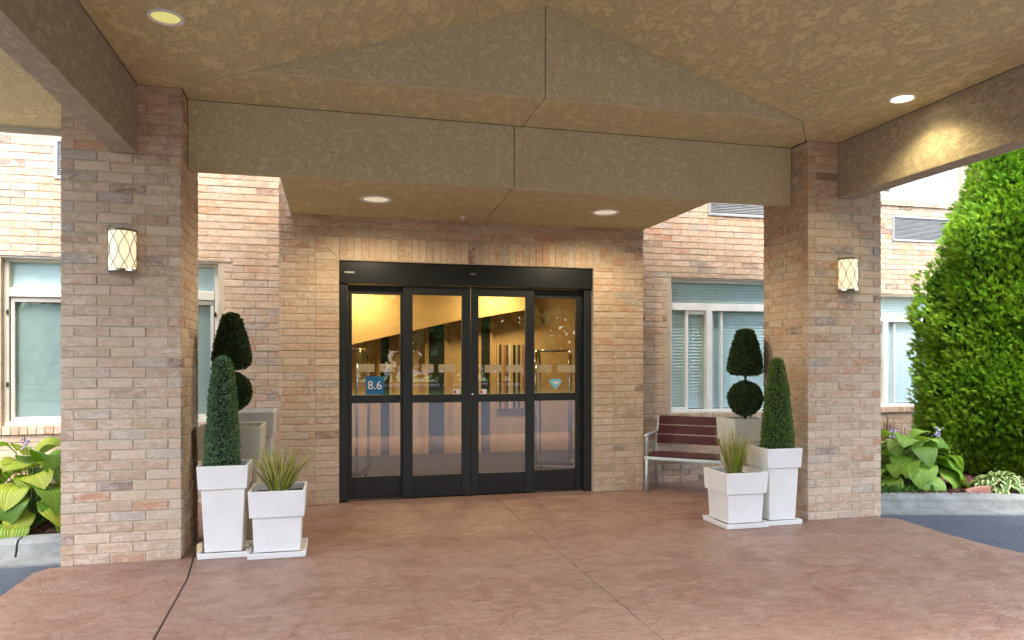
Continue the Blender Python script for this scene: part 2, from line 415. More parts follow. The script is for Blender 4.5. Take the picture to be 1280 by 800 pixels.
# ================================================================== GROUND
def slab_ground():
    # asphalt: one sheet to the horizon
    g = MB().quad((-150, -150, -.014), (150, -150, -.014), (150, 150, -.014), (-150, 150, -.014)).build('asphalt_ground', 'asphalt')
    g['kind'] = 'structure'
    # stamped concrete pavement, four slabs split by joints
    base = MB().box(-2.18, 5.5, 1.62, 6.20, -.09, -.02).box(-1.9, 5.5, 6.2, 8.9, -.09, -.02).build('pavement', 'dark_joint')
    base['kind'] = 'structure'
    j = .006; q_ = .0022
    def slab(poly):
        MB().prism([(x, y, -.018) for x, y in poly], (0, 0, .018)).build('slab', 'pave', base, bevel=.004, seg=1)
    # left edge follows the pillar, joint wanders a little as in the picture
    FY = 1.6                                  # the slabs end here, asphalt drive beyond
    slab([(-2.19, FY), (-.93-j, FY), (-.95-j, 3.0), (-1.03-j, 5.7), (-1.10-j, 6.40), (-1.13-j, 8.8), (-1.95, 8.8), (-1.95, 6.30), (-2.12, 6.26), (-2.19, 6.14)])
    slab([(-.93+j, FY), (1.85-q_, FY), (1.85-q_, 8.8), (-1.13+j, 8.8), (-1.10+j, 6.40), (-1.03+j, 5.7), (-.95+j, 3.0)])
    slab([(1.85+q_, FY), (4.68-q_, FY), (4.66-q_, 4.0), (4.58-q_, 5.4), (4.55-q_, 8.8), (1.85+q_, 8.8)])
    slab([(4.68+q_, FY), (5.66, FY), (5.62, 4.6), (5.53, 5.1), (5.52, 5.5), (5.55, 5.9), (5.56, 6.13), (5.45, 6.2), (5.45, 8.8), (4.55+q_, 8.8), (4.58+q_, 5.4), (4.66+q_, 4.0)])
    # grass verge and road behind the viewer (mirrored in the glass)
    v = MB().box(-70, 70, -13.49, -13.2, -.012, .13).build('verge_kerb', 'kerb'); v['kind'] = 'structure'
    v = MB().box(-70, 70, -24, -13.5, -.012, .10).build('grass_verge', 'verge'); v['kind'] = 'structure'
    v = MB().box(-70, 70, -60, -33, -.012, .10).build('grass_verge', 'verge'); v['kind'] = 'structure'
slab_ground()

def path_offset(path, d):
    out = []
    for k, p in enumerate(path):
        a = Vector(path[max(k-1, 0)]); b = Vector(path[min(k+1, len(path)-1)])
        t = (b-a).normalized(); n = Vector((-t.y, t.x)); out.append(Vector(p)+n*d)
    return out
def kerb_run(path, root, pieces):
    # profile (offset into the bed, height): gutter apron then kerb with a rounded nose
    prof = [(0, .0), (.025, .06), (.035, .10), (.06, .128), (.10, .135), (.20, .138), (.215, .11), (.215, -.05), (0, -.05)]
    def sweep(pf, idx0, idx1, name, parent):
        m = MB(); cols = [path_offset(path, d) for d, _ in pf]; n = len(pf)
        for k in range(idx0, idx1+1):
            for j in range(n): m.v.append((cols[j][k].x, cols[j][k].y, pf[j][1]))
        nn = idx1-idx0
        for k in range(nn):
            for j in range(n):
                j2 = (j+1) % n
                m.f.append((k*n+j, (k+1)*n+j, (k+1)*n+j2, k*n+j2))
        m.f.append(tuple(range(n))); m.f.append(tuple(nn*n+j for j in range(n))[::-1])
        return m.build(name, 'kerb', parent, smooth=False, fix=True)
    sweep([(-.26, .002), (-.005, .006), (-.005, -.05), (-.26, -.05)], 0, len(path)-1, 'gutter', root)
    for a, b in pieces: sweep(prof, a, b, 'kerb_stone', root)
kr = bpy.data.objects.new('kerb', None); C.objects.link(kr); kr['kind'] = 'structure'; ORI[kr.name] = Vector((0, 0, 0))
# left kerb: straight, along X (bed side is +Y => path runs left to right)
lp = [(-9, 6.66), (-5.6, 6.66), (-5.588, 6.66), (-2.505, 6.66), (-2.488, 6.66), (-1.96, 6.66)]
kerb_run(lp, kr, [(0, 1), (2, 3), (4, 5)])
rp = [(5.48, 6.66), (5.775, 6.585), (6.3, 6.45), (6.8, 6.31), (7.3, 6.15), (7.31, 6.146), (7.9, 5.91), (8.6, 5.55), (9.4, 5.0), (10.2, 4.3)]
kerb_run(rp, kr, [(0, 4), (5, 9)])
# planting beds (mulch, gently mounded)
def bed(poly, n=26):
    xs = [p[0] for p in poly]; ys = [p[1] for p in poly]
    m = MB(); x0, x1, y0, y1 = min(xs), max(xs), min(ys), max(ys)
    def inside(x, y):
        c = False
        for k in range(len(poly)):
            (ax, ay), (bx, by) = poly[k], poly[k-1]
            if (ay > y) != (by > y) and x < (bx-ax)*(y-ay)/(by-ay)+ax: c = not c
        return c
    st = .09; idx = {}
    nx, ny = int((x1-x0)/st)+1, int((y1-y0)/st)+1
    for i in range(nx+1):
        for k in range(ny+1):
            x, y = x0+i*st, y0+k*st
            idx[i, k] = len(m.v); m.v.append((x, y, .095+.02*math.sin(x*3.1+y)*math.cos(y*2.3)+random.uniform(-.012, .014)))
    for i in range(nx):
        for k in range(ny):
            if inside(x0+(i+.5)*st, y0+(k+.5)*st): m.f.append((idx[i, k], idx[i+1, k], idx[i+1, k+1], idx[i, k+1]))
    o = m.build('planting_bed', 'mulch'); o['kind'] = 'structure'; return o
bed([(-9, 6.80), (-1.96, 6.80), (-1.96, 8.75), (-9, 8.75)])
bed([(5.50, 6.80), (6.3, 6.60), (7.3, 6.29), (8.0, 6.02), (8.7, 5.66), (9.5, 5.1), (10.3, 4.45), (14, 4.4), (14, 9.95), (5.50, 9.95)])
# loose mulch chips on the right bed front
mm = MB()
def chip(x, y):
    a = random.uniform(0, 6.28); l = random.uniform(.012, .032); wd = random.uniform(.004, .010); z = .115+random.uniform(0, .02)
    dx, dy = math.cos(a)*l, math.sin(a)*l; nx, ny = -math.sin(a)*wd, math.cos(a)*wd; t = random.uniform(-.012, .012)
    mm.quad((x-dx-nx, y-dy-ny, z-t), (x+dx-nx, y+dy-ny, z+t), (x+dx+nx, y+dy+ny, z+t+.004), (x-dx+nx, y-dy+ny, z-t+.004))
for _ in range(3800):
    x = random.uniform(5.6, 8.8); yb = 6.80-(x-5.5)*.30 if x < 8 else 5.75
    chip(x, yb+.03+abs(random.gauss(0, .45)))
for _ in range(1200): chip(random.uniform(-3.6, -2.0), 6.92+abs(random.gauss(0, .3)))
o = mm.build('mulch_chips', 'mulch', None, 'stuff'); o['label'] = 'reddish brown shredded bark mulch covering the planting beds'; o['category'] = 'mulch'

# ================================================================== PILLARS
def pillar(x0, x1, y0, y1, ztop, label):
    t = thing('brick_pillar', label, 'pillar', ((x0+x1)/2, (y0+y1)/2, 0), 'canopy pillars')
    r = .0058
    core = MB().box(x0+r, x1-r, y0+r, y1-r, -.02, ztop).build('mortar_core', 'mortar', t)
    stuff = MB()
    n = int(ztop/BH)+1
    inner_right = x0 < 0                     # which side face shows
    for k in range(n):
        z0 = k*BH+.004; z1 = min(z0+BH-GAP, ztop-.003)
        if z1-z0 < .02: continue
        zc, hz = (z0+z1)/2, z1-z0
        # pinwheel ring: sides (front,right,back,left)
        A = k % 2 == 0
        W, Dp = x1-x0, y1-y0
        for side in range(4):
            L = (W if side % 2 == 0 else Dp)
            run = L-BT-GAP/2
            nb = max(2, round(run/BL)); nb = 3
            fr = [1/3]*3 if side % 2 == 0 else ([.385, .385, .23] if A else [.23, .385, .385])
            s = 0.0
            for q in range(nb):
                a, b_ = s*run, (s+fr[q])*run; s += fr[q]
                a += GAP/2; b_ -= GAP/2
                if q == 0: a -= GAP/2
                if q == nb-1: b_ += 0
                # A: brick run starts after corner header at the low end ; B: starts at low end
                off = (BT+GAP/2) if A else 0.0
                if A and q == nb-1: b_ = run
                if not A and q == nb-1: b_ = run-GAP/2
                jit = random.uniform(-.0025, .0015)
                # direction of travel: front +x, right +y, back -x, left -y (pinwheel)
                if side == 0: cx0, cx1, cy0, cy1 = x0+off+a, x0+off+b_, y0+jit, y0+BT+jit
                elif side == 1: cx0, cx1, cy0, cy1 = x1-BT+jit, x1+jit, y0+off+a, y0+off+b_
                elif side == 2: cx0, cx1, cy0, cy1 = x1-off-b_, x1-off-a, y1-BT-jit, y1-jit
                else: cx0, cx1, cy0, cy1 = x0-jit, x0+BT-jit, y1-off-b_, y1-off-a
                vis = side == 0 or (side == (1 if inner_right else 3))
                if vis: put_brick(t, ((cx0+cx1)/2, (cy0+cy1)/2, zc), (cx1-cx0, cy1-cy0, hz), t)
                else: stuff.box(cx0, cx1, cy0, cy1, z0, z1)
    stuff.build('hidden_bricks', 'brick', t, 'stuff')
    return t
# the pinwheel leaves one corner header per course and side; both pillars share it
pillar(-2.045, -1.180, 6.28, 7.045, 3.7985, 'brick pillar left of the entrance, nearest the camera, with a lit sconce')
pillar(4.620, 5.485, 6.28, 7.045, 3.7985, 'brick pillar right of the entrance, beside the evergreen tree')

# ================================================================== BUILDING
YV, YM, YW = 8.27, 8.70, 9.90            # vestibule front, main wall, right wing
def field(x0, x1, z0, z1, holes, zoff=0.0, seed=0):
    """running bond rectangles (xa, xb, za, zb) clipped by holes"""
    out = []; k = 0; z = z0
    while z < z1-.02:
        za, zb = z+.002, min(z+BH-GAP+.002, z1)
        x = x0-(BL/2 if k % 2 else 0)-BL*.31*seed
        while x < x1:
            xa, xb = max(x+GAP/2, x0), min(x+BL-GAP/2, x1)
            x += BL
            if xb-xa < .02: continue
            segs = [(xa, xb, za, zb)]
            for hx0, hx1, hz0, hz1 in holes:
                ns = []
                for a, b_, c, d in segs:
                    if b_ <= hx0 or a >= hx1 or d <= hz0 or c >= hz1: ns.append((a, b_, c, d)); continue
                    if c < hz0-.015: ns.append((a, b_, c, hz0)); continue
                    if d > hz1+.015: ns.append((a, b_, hz1, d)); continue
                    if a < hx0-.02: ns.append((a, hx0, c, d))
                    if b_ > hx1+.02: ns.append((hx1, b_, c, d))
                segs = ns
            out += segs
        z += BH; k += 1
    return out
S_, C_ = math.sin(YAW), math.cos(YAW)
def proj(x, y, z):
    rr, ff = x*C_-y*S_, x*S_+y*C_
    return 640+F_PX*rr/ff, HOR-F_PX*(z-CAM_H)/ff
def lay(parent, root, rects, y, vis_rects, limit, stuff):
    n = 0
    for xa, xb, za, zb in rects:
        u, v = proj((xa+xb)/2, y, (za+zb)/2)
        jit = random.uniform(-.003, .0015)
        if n < limit and any(a <= u <= c and b_ <= v <= d for a, b_, c, d in vis_rects):
            put_brick(parent, ((xa+xb)/2, y+BT/2+jit, (za+zb)/2), (xb-xa, BT, zb-za), root); n += 1
        else: stuff.box(xa, xb, y+jit, y+BT+jit, za, zb)
    return n
bld = thing('hotel_building', 'pale brick hotel building behind the canopy with wide blind-covered windows', 'building', (2, 8.7, 0))
# window openings: x0,x1,z0,z1
WL = (-3.40, -1.245, .90, 2.715); WR = (4.33, 6.45, .90, 2.70); W2 = (8.20, 10.25, .845, 2.665); WU = (8.20, 10.25, 4.21, 6.0)
WLU = (-3.4, -1.245, 4.25, 6.0)
GL = (-2.89, -1.80, 3.555, 3.985); GR = (4.87, 5.95, 3.54, 3.97); G2 = (8.86, 10.02, 3.55, 3.965)   # wall louvres
def rect_wall(m, x0, x1, z0, z1, y0, y1, holes):
    """solid wall with rectangular holes, as strips"""
    xs = sorted({x0, x1, *[h[0] for h in holes], *[h[1] for h in holes]})
    for a, b_ in zip(xs, xs[1:]):
        cuts = sorted([(h[2], h[3]) for h in holes if h[0] <= a+1e-6 and h[1] >= b_-1e-6]); z = z0
        for c, d in cuts:
            if c > z: m.box(a, b_, y0, y1, z, c)
            z = d
        if z < z1: m.box(a, b_, y0, y1, z, z1)
    return m
SILL = .085
def with_sill(h): return (h[0]-.06, h[1]+.06, h[2]-SILL, h[3])
hm = [WL, WR, WLU, GL, GR, (-.36, 3.54, -.2, 3.0)]
wall_main = rect_wall(MB(), -9.0, 7.0, -.1, 6.6, YM+.0055, YM+.26, hm).build('facade_wall', 'mortar', bld, label='main facade wall of pale mottled brick')
st = MB()
vis_main = [(-5, 160, 80, 320), (-5, 545, 76, 600), (238, 205, 352, 640), (803, 240, 957, 640)]
brick_holes = [with_sill(WL), with_sill(WR), with_sill(WLU), GL, GR, (-.56, 3.735, -1, 7)]
rects = field(-9, 7.0, 0, 6.55, brick_holes)
n1 = lay(wall_main, bld, rects, YM, vis_main, 255, st)
st.build('far_bricks', 'brick', wall_main, 'stuff', root=bld)
wall_wing = rect_wall(MB(), 7.0, 16, -.1, 6.6, YW+.0055, YW+.26, [W2, WU, G2]).box(6.75, 6.991, YM+.27, YW+.26, -.1, 6.6).build('wing_wall', 'mortar', bld, label='set-back wing wall of pale brick behind the evergreen')
st = MB()
rects = field(7.0, 16, 0, 6.55, [with_sill(W2), with_sill(WU), G2], seed=1)
n2 = lay(wall_wing, bld, rects, YW, [(1100, 215, 1195, 560)], 300-n1, st)
st.build('far_bricks', 'brick', wall_wing, 'stuff', root=bld)

# windows -------------------------------------------------------------
def louvre(x0, x1, z0, z1, y):
    f = MB(); w_ = .03; yy = y-.015
    f.box(x0, x1, yy, y+.06, z1-w_, z1).box(x0, x1, yy, y+.06, z0, z0+w_).box(x0, x0+w_, yy, y+.06, z0+w_+.001, z1-w_-.001).box(x1-w_, x1, yy, y+.06, z0+w_+.001, z1-w_-.001)
    fr = f.build('air_grille', 'aluminium', bld)
    m = MB(); n = 17; h = (z1-z0-2*w_)/n
    for k in range(n):
        z = z0+w_+k*h
        m.prism([(x0+w_, y-.008, z+.002), (x0+w_, y+.012, z+h*.85), (x0+w_, y+.014, z+h*.85), (x0+w_, y-.006, z+.002)], (x1-x0-2*w_, 0, 0))
    m.box(x0+.01, x1-.01, y+.04, y+.055, z0+.01, z1-.01)
    m.build('louvre_blades', 'aluminium', fr, 'stuff', root=bld, fix=True)
louvre(*GL, YM); louvre(*GR, YM); louvre(*G2, YW)

def window(win, y, style, label):
    x0, x1, z0, z1 = win; yf = y+.075                      # frame set back in the reveal
    fm = 'vinyl' if style != 'shade' else 'cream'
    f = MB(); w_ = .05; zt = z1-.36                        # transom rail
    g = .002
    f.box(x0, x1, yf, yf+.09, z1-w_, z1-g).box(x0, x1, yf-.012, yf+.09, z0+g, z0+.045)
    f.box(x0, x0+w_, yf, yf+.09, z0+.046, z1-w_-g).box(x1-w_, x1, yf, yf+.09, z0+.046, z1-w_-g)
    f.box(x0+w_+g, x1-w_-g, yf-.004, yf+.09, zt-.07, zt+.03)
    wn = f.build('window', fm, bld, bevel=.004, seg=1, label=label)
    sub = lambda m, nm, mt, **k: m.build(nm, mt, wn, root=bld, **k)
    zl = z0+.046; zh = zt-.072
    if style == 'shade':
        fr = MB(); a0, a1 = x0+w_+.012, x1-w_-.012
        fr.box(a0, a1, yf+.02, yf+.07, zl+.0, zl+.045).box(a0, a1, yf+.02, yf+.07, zh-.05, zh-.004)
        fr.box(a0, a0+.035, yf+.02, yf+.07, zl+.047, zh-.052).box(a1-.035, a1, yf+.02, yf+.07, zl+.047, zh-.052)
        sub(fr, 'sash', 'cream', bevel=.003, seg=1)
        sub(MB().box(a0+.036, a1-.036, yf+.05, yf+.053, zl+.05, zh-.055), 'pane', 'win_glass')
        sub(MB().box(x0+w_+.004, x1-w_-.004, yf+.05, yf+.053, zt+.034, z1-w_-.004), 'pane', 'win_glass')
        sub(MB().box(x0+.02, x1-.02, yf+.075, yf+.079, z0+.02, zt), 'shade', 'shade')
        sub(MB().box(x0+.02, x1-.02, yf+.082, yf+.086, zt-.02, z1-.02), 'shade', 'blind')
        for zz in (z0+.42, z1-.62):
            for xx in (x0+.03, x1-.05): sub(MB().box(xx, xx+.02, yf-.012, yf-.001, zz, zz+.05), 'hinge', 'black')
    else:
        xm = x0+.60
        sub(MB().box(xm-.045, xm+.045, yf-.008, yf+.08, zl, zh), 'mullion', 'vinyl', bevel=.004, seg=1)
        fr = MB(); b0 = x0+.26
        fr.box(b0, b0+.04, yf+.018, yf+.06, zl+.001, zh-.001).box(b0+.041, xm-.046, yf+.018, yf+.06, zh-.05, zh-.001).box(x0+w_+.001, b0-.001, yf+.018, yf+.06, zl+.001, zl+.03)
        fr.box(xm+.185, xm+.215, yf+.025, yf+.06, zl+.001, zh-.001)
        sub(fr, 'sash', 'vinyl', bevel=.003, seg=1)
        sub(MB().box(x0+w_, x1-w_, yf+.07, yf+.073, zl, zh), 'pane', 'win_glass')
        sub(MB().box(x0+w_, x1-w_, yf+.07, yf+.073, zt+.032, z1-w_), 'pane', 'win_glass')
        bl = MB(); z = z0+.06
        while z < z1-.06:
            if style == 'vertical': break
            bl.prism([(x0+.04, yf+.085, z), (x0+.04, yf+.106, z+.041), (x0+.04, yf+.1075, z+.0405), (x0+.04, yf+.0865, z-.0005)], (x1-x0-.08, 0, 0))
            z += .042
        if style == 'vertical':
            x = x0+.05
            while x < x1-.1:
                bl.box(x, x+.085, yf+.09+.004*(int(x/.078) % 2), yf+.092+.004*(int(x/.078) % 2), z0+.03, z1-.03); x += .078
        for xx in (x0+.30, x0+.95, x0+1.55): bl.box(xx, xx+.004, yf+.079, yf+.082, z0+.05, z1-.05)
        sub(bl, 'blind', 'blind', kind='stuff', fix=True)
        sub(MB().box(x0, x1, yf+.17, yf+.18, z0, z1), 'shade', 'shade')
    # rowlock brick sill
    s = MB(); x = x0-.055
    while x < x1+.04:
        s.box(x, x+.071, y-.028+random.uniform(-.002, .002), y+.085, z0-SILL+.001, z0-.002); x += .0813
    sub(s, 'sill', 'brick', kind='stuff')
    sub(MB().box(x0-.055, x1+.055, y-.018, y+.07, z0-SILL+.004, z0-.010), 'sill_mortar', 'mortar')
    sub(MB().box(x0, x1, y+.012, y+.075, z1-.018, z1-.003), 'lintel', 'cream')
    return wn
window(WL, YM, 'shade', 'window with plain grey-green shade left of the entrance')
window(WR, YM, 'blind', 'window with horizontal blinds above the bench')
window(W2, YW, 'blind', 'window with horizontal blinds beside the evergreen')
window(WU, YW, 'vertical', 'upper-floor window with pale vertical blinds')
window(WLU, YM, 'vertical', 'upper-floor window hidden above the eave')
# small wall vent near the ground, left
v = MB(); y = YM
v.box(-2.99, -2.80, y-.05, y-.002, .36, .60)
vv = v.build('wall_vent', 'white', bld, bevel=.015, label='small white louvred wall vent near the hosta')
m = MB()
for k in range(6): m.box(-2.975, -2.815, y-.062, y-.051, .385+k*.033, .402+k*.033)
m.build('louvre', 'white', vv, root=bld)

# ================================================================== VESTIBULE
ves = thing('entrance_vestibule', 'brick entrance vestibule with soldier course around the black sliding doors', 'vestibule', (1.58, 8.27, 0))
VX0, VX1 = -.565, 3.742; DX0, DX1, DZ = .077, 3.088, 2.722
wv = rect_wall(MB(), VX0+.009, VX1-.009, -.05, 3.6, YV+.0055, YV+.24, [(DX0, DX1, -.1, DZ)])
wv.box(VX0+.009, VX0+.2, YV+.241, YM+.005, -.05, 3.6).box(VX1-.2, VX1-.009, YV+.241, YM+.005, -.05, 3.6)
wv = wv.build('vestibule_wall', 'mortar', ves)
BW = .262
# stack bond jamb bands, soldier head with mitred corners
k = 0; z = .004
while z < DZ-.03:
    zb = min(z+BH-GAP, DZ)
    for a, b_ in ((DX0-BW+.006, DX0-.002), (DX1+.002, DX1+BW-.006)):
        put_brick(wv, ((a+b_)/2, YV+BT/2+random.uniform(-.003, .001), (z+zb)/2), (b_-a, BT, zb-z), ves)
    z += BH
x = DX0+.002
ns = 37; pitch = (DX1-DX0)/ns
for q in range(ns):
    a = DX0+q*pitch+GAP/2; b_ = a+pitch-GAP
    put_brick(wv, ((a+b_)/2, YV+BT/2+random.uniform(-.003, .001), DZ+BW/2), (b_-a, BT, BW-.012), ves)
def cut_brick(poly):
    m = MB().prism([(px, YV, pz) for px, pz in poly], (0, BT, 0))
    m.build('brick', 'brick', wv, root=ves, bevel=.003, seg=1)
for sx, ex in ((-1, DX0), (1, DX1)):          # mitred corner blocks, cut on the diagonal
    P = lambda dx, dz: (ex+sx*dx, DZ+dz)
    g = .006
    e = .004
    for j in range(3):                         # lower triangle: stretchers cut by the mitre
        z0_, z1_ = j*.0873+e, (j+1)*.0873-e
        cut_brick([P(z0_+g, z0_), P(BW-e, z0_), P(BW-e, z1_), P(z1_+g, z1_)] if j < 2 else [P(z0_+g, z0_), P(BW-e, z0_), P(BW-e, z1_-.004)])
    for j in range(3):                         # upper triangle: soldiers cut by the mitre
        x0_, x1_ = j*.0873+e, (j+1)*.0873-e
        cut_brick([P(x0_, x0_+g), P(x1_, x1_+g), P(x1_, BW-e), P(x0_, BW-e)] if j < 2 else [P(x0_, x0_+g), P(x1_-.004, BW-e), P(x0_, BW-e)])
st = MB()
rects = field(VX0, VX1, .002, 3.55, [(DX0-BW, DX1+BW, -1, DZ+BW)], seed=1)
nj = sum(1 for c in wv.children)
lay(wv, ves, rects, YV, [(340, 270, 810, 640)], 300-nj, st)
for k in range(44):                            # return faces
    z = k*BH+.002
    st.box(VX0, VX0+BT, YV+BT+GAP, YM-.01, z, z+BH-GAP).box(VX1-BT, VX1, YV+BT+GAP, YM-.01, z, z+BH-GAP)
st.build('hidden_bricks', 'brick', wv, 'stuff', root=ves)
# interior shell
YB = 12.4
YI = YM+.262
MB().box(-1.0, 4.6, YI, YB+.3, -.08, -.012).box(VX0+.21, VX1-.21, YV+.05, YI-.001, -.08, -.012).build('floor', 'in_floor', ves)
MB().box(-1.0, 4.6, YI, YB+.3, 2.95, 3.05).build('ceiling', 'in_ceil', ves)
MB().box(VX0+.21, VX1-.21, YV+.245, YI-.001, 2.94, 3.05).build('ceiling', 'in_ceil', ves)
MB().box(-1.2, -1.001, YI, YB+.3, -.05, 3.05).build('side_wall', 'in_wall', ves)
MB().box(4.601, 4.8, YI, YB+.3, -.05, 3.05).build('side_wall', 'in_wall', ves)
MB().box(-1.0, 4.6, YB, YB+.2, -.012, 2.95).build('back_wall', 'in_orange', ves)
MB().box(VX0+.201, VX0+.215, YV+.245, YI, -.05, 2.94).build('side_lining', 'in_wall', ves)
MB().box(VX1-.215, VX1-.201, YV+.245, YI, -.05, 2.94).build('side_lining', 'in_wall', ves)
# made-up panel; its rising lower edge traces the rim of the yellow lit zone
def inv(u, v, y):
    a = (u-640)/F_PX; b_ = (HOR-v)/F_PX
    dx, dy = S_+a*C_, C_-a*S_; t = y/dy
    return dx*t, CAM_H+b_*t
pts = [inv(425, 434, 12.0), inv(575, 400, 12.0), inv(600, 397, 12.0), inv(664, 386, 12.0)]
poly = [(px, 12.0, pz) for px, pz in pts]+[(pts[-1][0], 12.0, 2.945), (pts[0][0], 12.0, 2.945)]
MB().prism(poly, (0, .12, 0)).build('standin_bulkhead', 'in_ceil', ves, fix=True)
# doorway openings, their darkness put in as dark sheets, with light frames
for u0, u1 in ((476, 486.5), (536, 555), (601.5, 612)):
    xa = inv(u0, 450, 12.35)[0]; xb = inv(u1, 450, 12.35)[0]
    d = MB().box(xa, xb, 12.345, 12.395, 0, 2.45).build('dark_doorway', 'dark_panel', ves)
    MB().box(xa-.07, xa-.004, 12.33, 12.395, 0, 2.5).box(xb+.004, xb+.05, 12.33, 12.395, 0, 2.5).build('door_casing', 'in_wall', d, root=ves)
xa, z1_ = inv(621, 431, 12.35); xb, _ = inv(656, 431, 12.35)
n = 12
cols = ['in_orange', 'bark', 'in_wall', 'terracotta', 'dry', 'white', 'in_orange', 'dark_panel', 'beige_plastic', 'bark', 'in_orange', 'terracotta']
for k in range(n):
    a = xa+(xb-xa)*k/n
    MB().box(a, a+(xb-xa)/n-.006, 12.34, 12.395, .75, z1_+random.uniform(-.005, .005)).build('wall_stripe', cols[k], ves)

# ================================================================== SLIDING DOOR
door = thing('sliding_door', 'black framed automatic sliding entrance doors with four glass leaves', 'door', (1.58, 8.36, 0))
YD = 8.355
fr = MB()
fr.box(DX0+.003, DX0+.095, YD-.02, YD+.13, 0, 2.47).box(DX1-.095, DX1-.003, YD-.02, YD+.13, 0, 2.47)
fr.box(DX0+.003, DX1-.003, YD+.06, YD+.13, .0, .018)
fr.build('frame', 'black', door, bevel=.004, seg=1)
hd = MB().box(DX0+.003, DX1-.003, YD-.055, YD+.15, 2.474, DZ-.003).build('header', 'black2', door, bevel=.006)
MB().box(DX0+.06, DX0+.17, YD-.058, YD-.0555, 2.585, 2.603).build('label_plate', 'aluminium', hd, root=door)
sx = 1.588
mm = MB(); mm.prism([(sx-.065, YD-.057, 2.635), (sx+.065, YD-.057, 2.635), (sx+.045, YD-.057, 2.585), (sx-.045, YD-.057, 2.585)], (0, -.045, 0))
se = mm.build('motion_sensor', 'black2', hd, root=door, bevel=.012, fix=True)
MB().box(sx-.03, sx+.03, YD-.106, YD-.1025, 2.598, 2.618).build('lens', 'chrome', se, root=door)
def leaf(x0, x1, g0, g1, y, nm):
    zt, zb = 2.468, .02
    GT, MT, ML, GB = 2.362, 1.203, 1.112, .268
    d = .045
    m = MB()
    m.box(x0, g0, y, y+d, zb, zt).box(g1, x1, y, y+d, zb, zt)
    m.box(g0+.0005, g1-.0005, y+.001, y+d-.001, GT, zt-.001).box(g0+.0005, g1-.0005, y+.001, y+d-.001, ML, MT)
    lf = m.build(nm, 'black', door, bevel=.003, seg=1)
    MB().box(g0+.0005, g1-.0005, y+.006, y+d-.004, zb+.002, GB).build('kick_panel', 'black2', lf, root=door, bevel=.004, seg=1)
    MB().box(g0-.004, g1+.004, y+.020, y+.026, MT-.004, GT+.004).build('pane', 'glass', lf, root=door)
    MB().box(g0-.004, g1+.004, y+.020, y+.026, GB-.004, ML+.004).build('pane', 'glass', lf, root=door)
    return lf
l1 = leaf(.175, .805, .221, .770, YD+.07, 'side_leaf')
l2 = leaf(.795, 1.582, .905, 1.480, YD, 'sliding_leaf')
l3 = leaf(1.590, 2.365, 1.680, 2.258, YD, 'sliding_leaf')
l4 = leaf(2.355, 2.990, 2.357, 2.915, YD+.07, 'side_leaf')
mm = MB(); pr = []
a = MB(); a.tube([(1.605, YD-.008, 1.205), (1.605, YD+.002, 1.205)], .014, 14).build('lock_cylinder', 'chrome', l3, root=door, smooth=False)
def film(parent, u0, u1, v0, v1, y, mat, nm='film'):
    (xa, za), (xb, zb) = inv(u0, v0, y), inv(u1, v1, y)
    return MB().box(min(xa, xb), max(xa, xb), y, y+.0012, min(za, zb), max(za, zb)).build(nm, mat, parent, root=door)
ys, yl = YD+.07+.027, YD+.027
for u0, u1 in ((448, 468), (474, 494)): film(l1, u0, u1, 455, 465, ys, 'frost', 'frosted_square')
for u0, u1 in ((527, 542), (548, 568)): film(l2, u0, u1, 455.5, 465, yl, 'frost', 'frosted_square')
for u0, u1 in ((606, 627), (633, 654)): film(l3, u0, u1, 456, 465.5, yl, 'frost', 'frosted_square')
for u0, u1 in ((672, 690), (697, 720)): film(l4, u0, u1, 456, 465.5, ys, 'frost', 'frosted_square')
sg = film(l1, 457, 479.5, 470.5, 493, ys, 'blue', 'number_sign')
tc = bpy.data.curves.new('digits', 'FONT'); tc.body = '8.6'; tc.size = .135; tc.align_x = 'CENTER'; tc.align_y = 'CENTER'; tc.extrude = .0005
to = bpy.data.objects.new('digits_tmp', tc); C.objects.link(to)
dg = bpy.context.evaluated_depsgraph_get()
tm = bpy.data.meshes.new_from_object(to.evaluated_get(dg)); bpy.data.objects.remove(to)
tm.materials.append(M['sticker'])
cx, cz = inv(468.5, 482, ys-.010)
td = bpy.data.objects.new('digits', tm); C.objects.link(td); td.parent = l1
td.rotation_euler = (R(90), 0, 0); td.location = Vector((cx, ys-.010, cz))-origin(door)
sg.location.y -= .0085
for lf, u0 in ((l2, 566), (l3, 599)):
    s_ = film(lf, u0, u0+9, 486.5, 492.5, yl, 'sticker', 'safety_sticker')
    s_.location.y -= .0085
    r_ = film(s_, u0+1.2, u0+4, 488, 491.5, yl-.0018, 'red', 'red_mark'); r_.location.y -= .0
(dx, dz) = inv(694, 480, ys)
m = MB().prism([(dx-.085, ys-.010, dz+.035), (dx-.05, ys-.010, dz+.065), (dx+.05, ys-.010, dz+.065), (dx+.085, ys-.010, dz+.035), (dx, ys-.010, dz-.07)], (0, .0012, 0))
dmd = m.build('diamond_sticker', 'sky_blue', l4, root=door, fix=True)
m = MB().prism([(dx-.05, ys-.012, dz+.03), (dx+.05, ys-.012, dz+.03), (dx+.02, ys-.012, dz-.01), (dx-.02, ys-.012, dz+.01)], (0, .0012, 0))
m.build('diamond_facet', 'sticker', dmd, root=door, fix=True)

